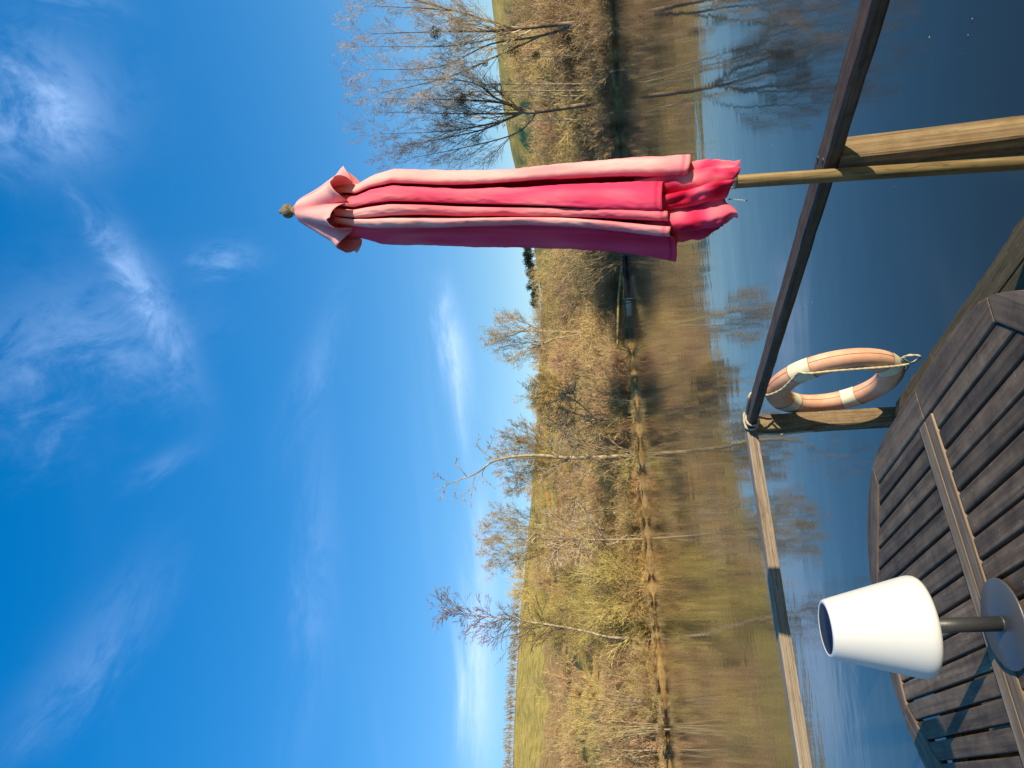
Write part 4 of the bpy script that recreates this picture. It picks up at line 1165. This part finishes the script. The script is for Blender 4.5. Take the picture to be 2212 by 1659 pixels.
# centre offset and half width measured in the photograph, relative to the pole axis (positive = right), in px
WID = [(740, -6, 60), (780, -12, 62), (815, -10, 76), (860, -8, 83), (930, -12, 79), (1000, -17, 77), (1100, -22, 78), (1200, -26, 82), (1300, -33, 88), (1400, -42, 97), (1460, -47, 103), (1500, -48, 105)]
wx = [w[0] for w in WID]; wo = [w[1] for w in WID]; wh = [w[2] for w in WID]
rings, fade_shades = [], []
NV = 110
ncol = len(secv)
def sec_val(j, idx):
    i = j // SUBC; t = (j % SUBC) / SUBC; n_ = len(SEC)
    return SEC[i][idx] * (1 - t) + SEC[(i + 1) % n_][idx] * t
for i in range(NV + 1):
    v = i / NV; ring = []; fr = []
    for j in range(ncol):
        hem = sec_val(j, 3) + 3 * math.sin(j * .11)
        x = 738 + (hem - 738) * v
        hw = float(np.interp(x, wx, wh)) * PXM; off = float(np.interp(x, wx, wo)) * PXM
        s = hw / .136
        bl = min(1, max(0, (x - 850) / 520.0)); bl = bl * bl * (3 - 2 * bl)
        px, py = secv[j].lerp(secb[j], bl).x, secv[j].lerp(secb[j], bl).y
        rr = math.hypot(px, py); th = math.atan2(py, px)
        lb = LOBE[j // SUBC]
        # pleats are shallow and tight at the top, deep and loose below; each wanders a little
        tight = min(1, max(0, (x - 740) / 260.0))
        deep = .55 + .45 * tight
        mean = .105
        rr2 = mean + (rr - mean) * deep
        sway = .035 * math.sin(v * 3.7 + lb * 1.9) * tight + .012 * math.sin(v * 10 + lb * 2.7)
        rr2 *= 1 + .03 * math.sin(v * 9 + lb * 2.3 + j * .05)
        crease = .0006 * math.sin(v * 37 + j * .23 + lb * 3) * math.sin(v * 7 + lb) ** 2
        rr2 += crease
        rr2 += .0036 * tight * mnoise.noise(Vector((math.cos(th) * 2.2 + lb * 5, math.sin(th) * 2.2, v * 9))) + .0022 * mnoise.noise(Vector((math.cos(th) * 6 + lb * 3, math.sin(th) * 6, v * 30 + th * 6))) + .0014 * mnoise.noise(Vector((math.cos(th) * 13, math.sin(th) * 13, v * 55 - th * 9)))
        ring.append(Vector((off + s * rr2 * math.cos(th + sway), s * (rr2 * math.sin(th + sway)) * 1.12 + .012, uh(x))))
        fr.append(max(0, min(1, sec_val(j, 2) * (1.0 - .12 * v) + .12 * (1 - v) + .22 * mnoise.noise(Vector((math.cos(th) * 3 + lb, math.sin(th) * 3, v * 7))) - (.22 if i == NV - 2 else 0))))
    rings.append(ring); fade_shades.append(fr)
cloth_obj('canopy', rings, fade_shades, uroot)

# --- rib pockets and inner folds hanging below the hem
rings, fade_shades = [], []
NI = 30; NC2 = 240
# lobes anticlockwise from the far left (-180): centre angle (0 = right, -90 = towards the camera), hem column, radius in px, bleaching with painted light and shade
FOLD = [(-152, 1588, 90, .34), (-104, 1570, 70, .16), (-60, 1590, 64, .50), (-12, 1601, 70, .72), (50, 1590, 62, .4), (110, 1575, 70, .3), (165, 1550, 84, .2)]
FA = [q[0] for q in FOLD]
for i in range(NI + 1):
    v = i / NI; ring, fr = [], []
    for j in range(NC2):
        dg = -180 + 360.0 * j / NC2
        # lobe this direction belongs to and where in it (-1 .. 1)
        k_ = min(range(7), key=lambda q: abs((dg - FA[q] + 180) % 360 - 180))
        lo_ = ((FA[k_] - FA[k_ - 1]) % 360) / 2; hi_ = ((FA[(k_ + 1) % 7] - FA[k_]) % 360) / 2
        d_ = (dg - FA[k_] + 180) % 360 - 180; u_ = d_ / (hi_ if d_ > 0 else lo_)
        tri = (u_ + 1) / 1.55 if u_ < .55 else (1 - u_) / .45
        nb_ = FOLD[(k_ + 1) % 7] if u_ > 0 else FOLD[k_ - 1]
        w_ = 1 - .5 * abs(u_); sm_ = math.sin(math.pi / 2 * max(0, min(1, tri)))
        me_ = FOLD[k_]
        hem = me_[1] * w_ + nb_[1] * (1 - w_) - 20 * (1 - sm_)
        R_ = me_[2] * w_ + nb_[2] * (1 - w_)
        x = 1370 + (hem - 1370) * v
        th = rad(dg)
        grow = float(np.interp(x, [1370, 1450, 1530, 1600], [.80, .95, 1.0, .80]))
        fold = .52 + .48 * sm_ ** .85
        nz_ = mnoise.noise(Vector((math.cos(th) * 2.4, math.sin(th) * 2.4, x * .022))) * .20 + mnoise.noise(Vector((math.cos(th) * 5 + 9, math.sin(th) * 5, x * .05))) * .12
        r = R_ * PXM * grow * (fold + nz_ * v)
        off = float(np.interp(x, [1370, 1500, 1600], [-34, -24, -16])) * PXM
        tw_ = .25 * (v - .5) * math.sin(k_ * 2.1)
        ring.append(Vector((off + r * math.cos(th + tw_), r * .92 * math.sin(th + tw_), uh(x))))
        fr.append(max(0, min(1, me_[3] * (.5 + .5 * sm_) + .10 * v * v + .8 * mnoise.noise(Vector((math.cos(th) * 2.6 + 4, math.sin(th) * 2.6, x * .02))))))  # noise paints lit salmon and shaded maroon into the cloth colour
    rings.append(ring); fade_shades.append(fr)
cloth_obj('inner_fold', rings, fade_shades, uroot)
# a stray rib end
obj('rib_tip', rope_mesh('rib_tip', [Vector((-38 * PXM, -.03, uh(1570))), Vector((-41 * PXM, -.032, uh(1592))), Vector((-44 * PXM, -.034, uh(1609)))], .0022, 3, 0, 6), M['steel'], uroot)

# --- the little vent roof on top
rings, fade_shades = [], []
NVv, NCv, NL = 26, 192, 7
for i in range(NVv + 1):
    v = i / NVv; ring, fr = [], []
    for j in range(NCv):
        th = 2 * math.pi * j / NCv
        ph = th * NL / (2 * math.pi) + .18; lb = int(math.floor(ph)) % NL; c = math.cos(2 * math.pi * ph)
        lobe = .5 + .5 * c                                      # 1 on the flared ridges
        k2 = [0, 14, -12, 8, -6, 4, 10][lb]
        hem = 776 - 34 * (lobe ** 1.3) + k2 * lobe
        x = 641 + (hem - 641) * v
        R0 = float(np.interp(x, [641, 648, 662, 690, 718, 745, 775], [13, 24, 33, 46, 60, 72, 80])) * PXM
        A = float(np.interp(v, [0, .2, .5, 1], [0, .03, .16, .34]))
        r = R0 * (1 + A * (lobe ** .8 * 1.25 - .72))
        if v > .85: r *= 1 + .10 * (v - .85) / .15 * lobe
        off = float(np.interp(x, [641, 700, 780], [-2, -8, -10])) * PXM
        th2 = th + .10 * math.sin(2 * math.pi * ph) * v
        ring.append(Vector((off + r * math.cos(th2), r * math.sin(th2), uh(x))))
        fr.append(.80 + .2 * lobe)
    rings.append(ring); fade_shades.append(fr)
cloth_obj('vent_roof', rings, fade_shades, uroot)

# ------------------------------------------------------------------ lifebuoy
BN, BT, BZ, BR, BW, BTH = 1.944, 3.975, .918, .308, .071, .053   # place on the rail frame; ring radius; half width; half thickness
bpos = nt_(BN, BT, BZ)
buoy = empty('lifebuoy', bpos, ANG); tag(buoy, 'faded orange ring lifebuoy with cream bands hanging from the handrail', 'lifebuoy')
buoy.rotation_euler = (0, rad(-2), ANG - rad(3))


def torus_part(name, a0, a1, R, w, h, mat_, parent, n=None, nc=28, closed=False, e=2.3):
    v, f = [], []; n = n or max(3, int(abs(a1 - a0) / rad(3)))
    cnt = n if closed else n + 1
    for i in range(cnt):
        a = a0 + (a1 - a0) * i / n
        for j in range(nc):
            b_ = 2 * math.pi * j / nc; cb, sb = math.cos(b_), math.sin(b_)
            rx = w * math.copysign(abs(cb) ** (2 / e), cb); ry = h * math.copysign(abs(sb) ** (2 / e), sb)
            v.append((ry, (R + rx) * math.cos(a), (R + rx) * math.sin(a)))
    for i in range(cnt if closed else cnt - 1):
        for j in range(nc):
            i2 = (i + 1) % cnt
            f.append((i * nc + j, i * nc + (j + 1) % nc, i2 * nc + (j + 1) % nc, i2 * nc + j))
    return obj(name, mesh_pydata(name, v, f, True), mat_, parent)


bring = torus_part('ring', 0, 2 * math.pi, BR, BW, BTH, M['buoy'], buoy, 96, 32, True)
for a in (46, 138, 232, 328):
    torus_part('band', rad(a - 9.5), rad(a + 9.5), BR, BW + .0022, BTH + .0022, M['band'], bring, 8, 32)
    for s in (-1, 1):
        torus_part('band_seam', rad(a + s * 9.7 - .25), rad(a + s * 9.7 + .25), BR, BW + .003, BTH + .003, M['stitch'], bring, 2, 32)
# seam line round the inside and outside of the ring
for rr in (BR - BW, BR + BW):
    pts = [(0.0, rr * math.cos(rad(a)), rr * math.sin(rad(a))) for a in range(0, 361, 6)]
    obj('seam', rope_mesh('seam', pts, .0016, 3, 0, 6), M['stitch'], bring)
# grab line, held at the bands (local x negative = deck side)
RO = BR + BW + .012
def bp(a, r, x): return Vector((x, r * math.cos(rad(a)), r * math.sin(rad(a))))
# rope on the near side: from the upper right band straight down to the lower right band, then a loop
pts = [bp(138, RO - .01, -.03), bp(146, RO - .03, -.052), bp(165, RO - .062, -.062), bp(190, RO - .075, -.064), bp(212, RO - .045, -.062), bp(228, RO - .012, -.046), bp(236, RO + .04, -.03), bp(233, RO + .085, -.02), bp(228, RO + .05, -.01), bp(231, RO, .0)]
obj('grab_line', rope_mesh('grab_line', pts, .0062, 10), M['rope'], buoy)
for a0, a1 in ((232, 328), (328, 406)):
    pts = [bp(a0 + (a1 - a0) * q, RO + .016 * math.sin(math.pi * q), .03 * math.sin(math.pi * q)) for q in (0, .25, .5, .75, 1)]
    obj('grab_line', rope_mesh('grab_line', pts, .0062, 10), M['rope'], buoy)
pts = [bp(138, RO - .01, -.03), bp(126, RO - .03, -.052), bp(112, RO - .04, -.06), bp(98, RO - .02, -.05), bp(90, RO, -.03)]
obj('grab_line', rope_mesh('grab_line', pts, .0062, 10), M['rope'], buoy)
# the cord that ties it to the rail: twice round the handrail
lash = empty('lashing_rope', nt_(1.834, 4.05, RT)); tag(lash, 'cream twisted cord wound round the end of the handrail, holding the lifebuoy', 'rope')
lash.rotation_euler = (0, 0, ANG)
def lp(n, t, z): return Vector((n - 1.834, t - 4.05, z - RT))
w2, zt_, zb_ = .058, RT + .009, RT - RH - .012
pts = [lp(1.930, 3.96, 1.305), lp(1.905, 3.94, 1.35), lp(1.897, 3.93, RT - .01), lp(1.872, 3.93, zt_), lp(1.866, 3.98, zt_), lp(1.862, 4.06, zt_), lp(1.845, 4.11, zt_), lp(1.80, 4.12, zt_), lp(1.776, 4.125, RT - .02), lp(1.79, 4.13, zb_), lp(1.84, 4.14, zb_), lp(1.885, 4.15, zb_ + .004), lp(1.893, 4.16, RT - .02), lp(1.872, 4.17, zt_),
       lp(1.80, 4.185, zt_), lp(1.776, 4.185, RT - .02), lp(1.79, 4.175, zb_), lp(1.85, 4.16, zb_), lp(1.893, 4.14, zb_ + .01), lp(1.91, 4.06, 1.32), lp(1.93, 4.0, 1.305)]
obj('cord', rope_mesh('cord', pts, .0062, 10), M['rope'], lash)
# a spare coil caught behind the corner post
sp = empty('rope_loop', nt_(1.77, 4.23, 1.05)); tag(sp, 'short loop of old rope hanging against the dark side of the corner post', 'rope'); sp.rotation_euler = (0, 0, ANG)
obj('cord', rope_mesh('cord', [Vector((.016, .04, .30)), Vector((-.004, .03, .16)), Vector((-.012, .01, .08)), Vector((-.004, .02, -.02)), Vector((.01, .045, -.05)), Vector((.012, .06, .02))], .006, 10), M['rope'], sp)

# ------------------------------------------------------------------ table
TZ = 1.34
TA = rad(30)
tn = Vector((math.cos(TA), math.sin(TA), 0)); tt = Vector((-math.sin(TA), math.cos(TA), 0))
tcent = tn * .425 + tt * 1.908
table = empty('garden_table', (tcent.x, tcent.y, DZ), TA); tag(table, 'dark weathered oval wooden garden table with slatted top', 'table')
TH = TZ - DZ
QU = [(.555, 0), (.555, .2), (.551, .32), (.537, .43), (.515, .493), (.472, .566), (.399, .658), (.305, .740), (.244, .772), (.196, .789), (.088, .818), (0, .825)]
quarter = [Vector((a, b_, 0)) for a, b_ in QU]
full = quarter + [Vector((-p.x, p.y, 0)) for p in quarter[-2::-1]] + [Vector((-p.x, -p.y, 0)) for p in quarter[1:]] + [Vector((p.x, -p.y, 0)) for p in quarter[-2:0:-1]]
OUT = catmull(full, 8, True)                                    # closed outline, anticlockwise from +x
IH, IL, IC = .461, .737, .182                                   # inner octagon: half width, half length, half of the short end side
octo = [(IH, 0), (IH, .469), (IC, IL), (-IC, IL), (-IH, .469), (-IH, 0), (-IH, -.469), (-IC, -IL), (IC, -IL), (IH, -.469)]
# where the mitres meet the outline
def nearest(p):
    best = min(range(len(OUT)), key=lambda i: (OUT[i] - Vector((p[0], p[1], 0))).length); return best
mit = [nearest(p) for p in [(.555, 0), (.524, .482), (.214, .79), (-.214, .79), (-.524, .482), (-.555, 0), (-.524, -.482), (-.214, -.79), (.214, -.79), (.524, -.482)]]
for k in range(10):
    a, b_ = mit[k], mit[(k + 1) % 10]
    if b_ <= a: b_ += len(OUT)
    arc = [OUT[i % len(OUT)] for i in range(a, b_ + 1)]
    i0, i1 = octo[k], octo[(k + 1) % 10]
    poly = [(p.x, p.y) for p in arc] + [i1, i0]
    c = Vector((sum(p[0] for p in poly) / len(poly), sum(p[1] for p in poly) / len(poly)))
    poly = [((p[0] - c.x) * .9985, (p[1] - c.y) * .9985) for p in poly]
    # turn the piece so that its grain follows local y
    d = Vector((i1[0] - i0[0], i1[1] - i0[1])); an = math.atan2(d.y, d.x) - math.pi / 2
    ca, sa = math.cos(-an), math.sin(-an)
    poly = [(ca * x - sa * y, sa * x + ca * y) for x, y in poly]
    o = obj('rim_board', prism_mesh('rim_board', poly, TH - .027, TH, .006, 3), M['table_rim'], table)
    o.location = (c.x, c.y, 0); o.rotation_euler = (0, 0, an)
# centre bars
BARH = .0505
for s in (-1, 1):
    o = obj('cross_bar', box_mesh('cross_bar', 2 * IH - .012, BARH - .0012, .027, .004, 2), M['table_bar'], table); o.location = (0, s * BARH / 2, TH - .0265)
# slats, clipped by the octagon
NS = 16; PIT = 2 * IH / NS; GAP = .0084
def oct_y(x):
    x = abs(x)
    return IL if x <= IC else IL + (x - IC) * (.469 - IL) / (IH - IC)
ws = random.Random(4)
for s in (-1, 1):
    for k in range(NS):
        x0 = -IH + PIT * k + GAP / 2; x1 = x0 + PIT - GAP
        y0 = BARH + .0035
        pts = [(x0, y0), (x1, y0)]
        ys = [(x1, oct_y(x1) - .004)]
        for c in (IC, -IC):
            if x0 < c < x1: ys.append((c, IL - .004))
        ys.append((x0, oct_y(x0) - .004))
        ys = [ys[0]] + sorted(ys[1:-1], key=lambda p: -p[0]) + [ys[-1]]
        poly = pts + ys
        if s < 0: poly = [(x, -y) for x, y in poly][::-1]
        cx_ = (x0 + x1) / 2; cy_ = s * (.05 + (oct_y(cx_)) / 2)
        poly = [(x - cx_, y - cy_) for x, y in poly]
        dz = ws.uniform(-.0025, .0005)
        o = obj('slat', prism_mesh('slat', poly, TH - .022 + dz, TH - .002 + dz, .0045, 3), M['table_slat'], table); o.location = (cx_, cy_, 0)
        o.rotation_euler = (0, 0, ws.uniform(-.0025, .0025))
# underframe and legs
for y in (-.52, .52):
    o = obj('batten', box_mesh('batten', .80, .05, .028, .003, 1), M['table_bar'], table); o.location = (0, y, TH - .054)
for s in (-1, 1):
    o = obj('apron', box_mesh('apron', .022, 1.0, .07, .003, 1), M['table_rim'], table); o.location = (s * .36, 0, TH - .126)
    o = obj('apron', box_mesh('apron', .74, .022, .07, .003, 1), M['table_rim'], table); o.location = (0, s * .50, TH - .126)
    for s2 in (-1, 1):
        o = obj('leg', box_mesh('leg', .062, .062, TH - .056, .005, 1), M['table_rim'], table); o.location = (s * .36, s2 * .50, 0)

# ------------------------------------------------------------------ table lamp
lb_ = at_z(2172, 1347, TZ)
lamp = empty('table_lamp', (lb_.x, lb_.y, TZ)); tag(lamp, 'solar table lamp with a white cone shade and dark round foot on the garden table', 'lamp')
obj('foot', lathe_mesh('foot', [(.0, .0005), (.097, .0005), (.0995, .002), (.0995, .005), (.0975, .0068), (.03, .0075), (.0, .0075)], 96), M['base_metal'], lamp)
lstem = obj('stem', lathe_mesh('stem', [(.0165, .007), (.0165, .20)], 40), M['dark_metal'], lamp)
obj('stem_collar', lathe_mesh('stem_collar', [(.0175, .0072), (.0185, .0085), (.0175, .011), (.0166, .0115)], 40), M['dark_metal'], lstem)
zb, zt2, rb_, rt_ = .172, .384, .111, .0670
prof = [(.0, zb + .004), (.082, zb + .002), (.099, zb + .0), (.107, zb + .0025), (.111, zb + .009), (.112, zb + .017), (.111, zb + .026)]
for i in range(1, 12):
    t = i / 12; prof.append((.111 + (rt_ - .111) * t, zb + .026 + (zt2 - .008 - zb - .026) * t))
prof += [(rt_ - .001, zt2 - .006), (rt_ - .0028, zt2 - .002), (rt_ - .006, zt2), (rt_ - .010, zt2), (rt_ - .0115, zt2 - .0015), (rt_ - .012, zt2 - .006), (.0, zt2 - .006)]
shade = obj('lamp_shade', lathe_mesh('lamp_shade', prof, 96), M['shade'], lamp)
sp_ = obj('solar_panel', lathe_mesh('solar_panel', [(.0, zt2 - .0058), (rt_ - .0118, zt2 - .0058), (rt_ - .0118, zt2 - .0007), (.0, zt2 - .0006)], 72), M['solar'], shade)

# ------------------------------------------------------------------ small litter drifting on the water
lv, lf = [], []
lr_ = random.Random(3)
for k in range(120):
    n_ = lr_.uniform(1.95, 9); t_ = lr_.uniform(.5, 9); c = nt_(n_, t_, WZ + .004); a = lr_.uniform(0, 6.28); s = lr_.uniform(.004, .009)
    u = Vector((math.cos(a), math.sin(a), 0)) * s; w = Vector((-math.sin(a), math.cos(a), 0)) * s * .4; i = len(lv)
    lv += [c - u, c + w + Vector((0, 0, .003)), c + u, c - w]; lf.append((i, i + 1, i + 2, i + 3))
tag(obj('floating_leaves', mesh_pydata('floating_leaves', lv, lf), M['twig_brown']), 'scattered tiny leaf bits floating on the dark water', 'leaves', None, 'stuff')
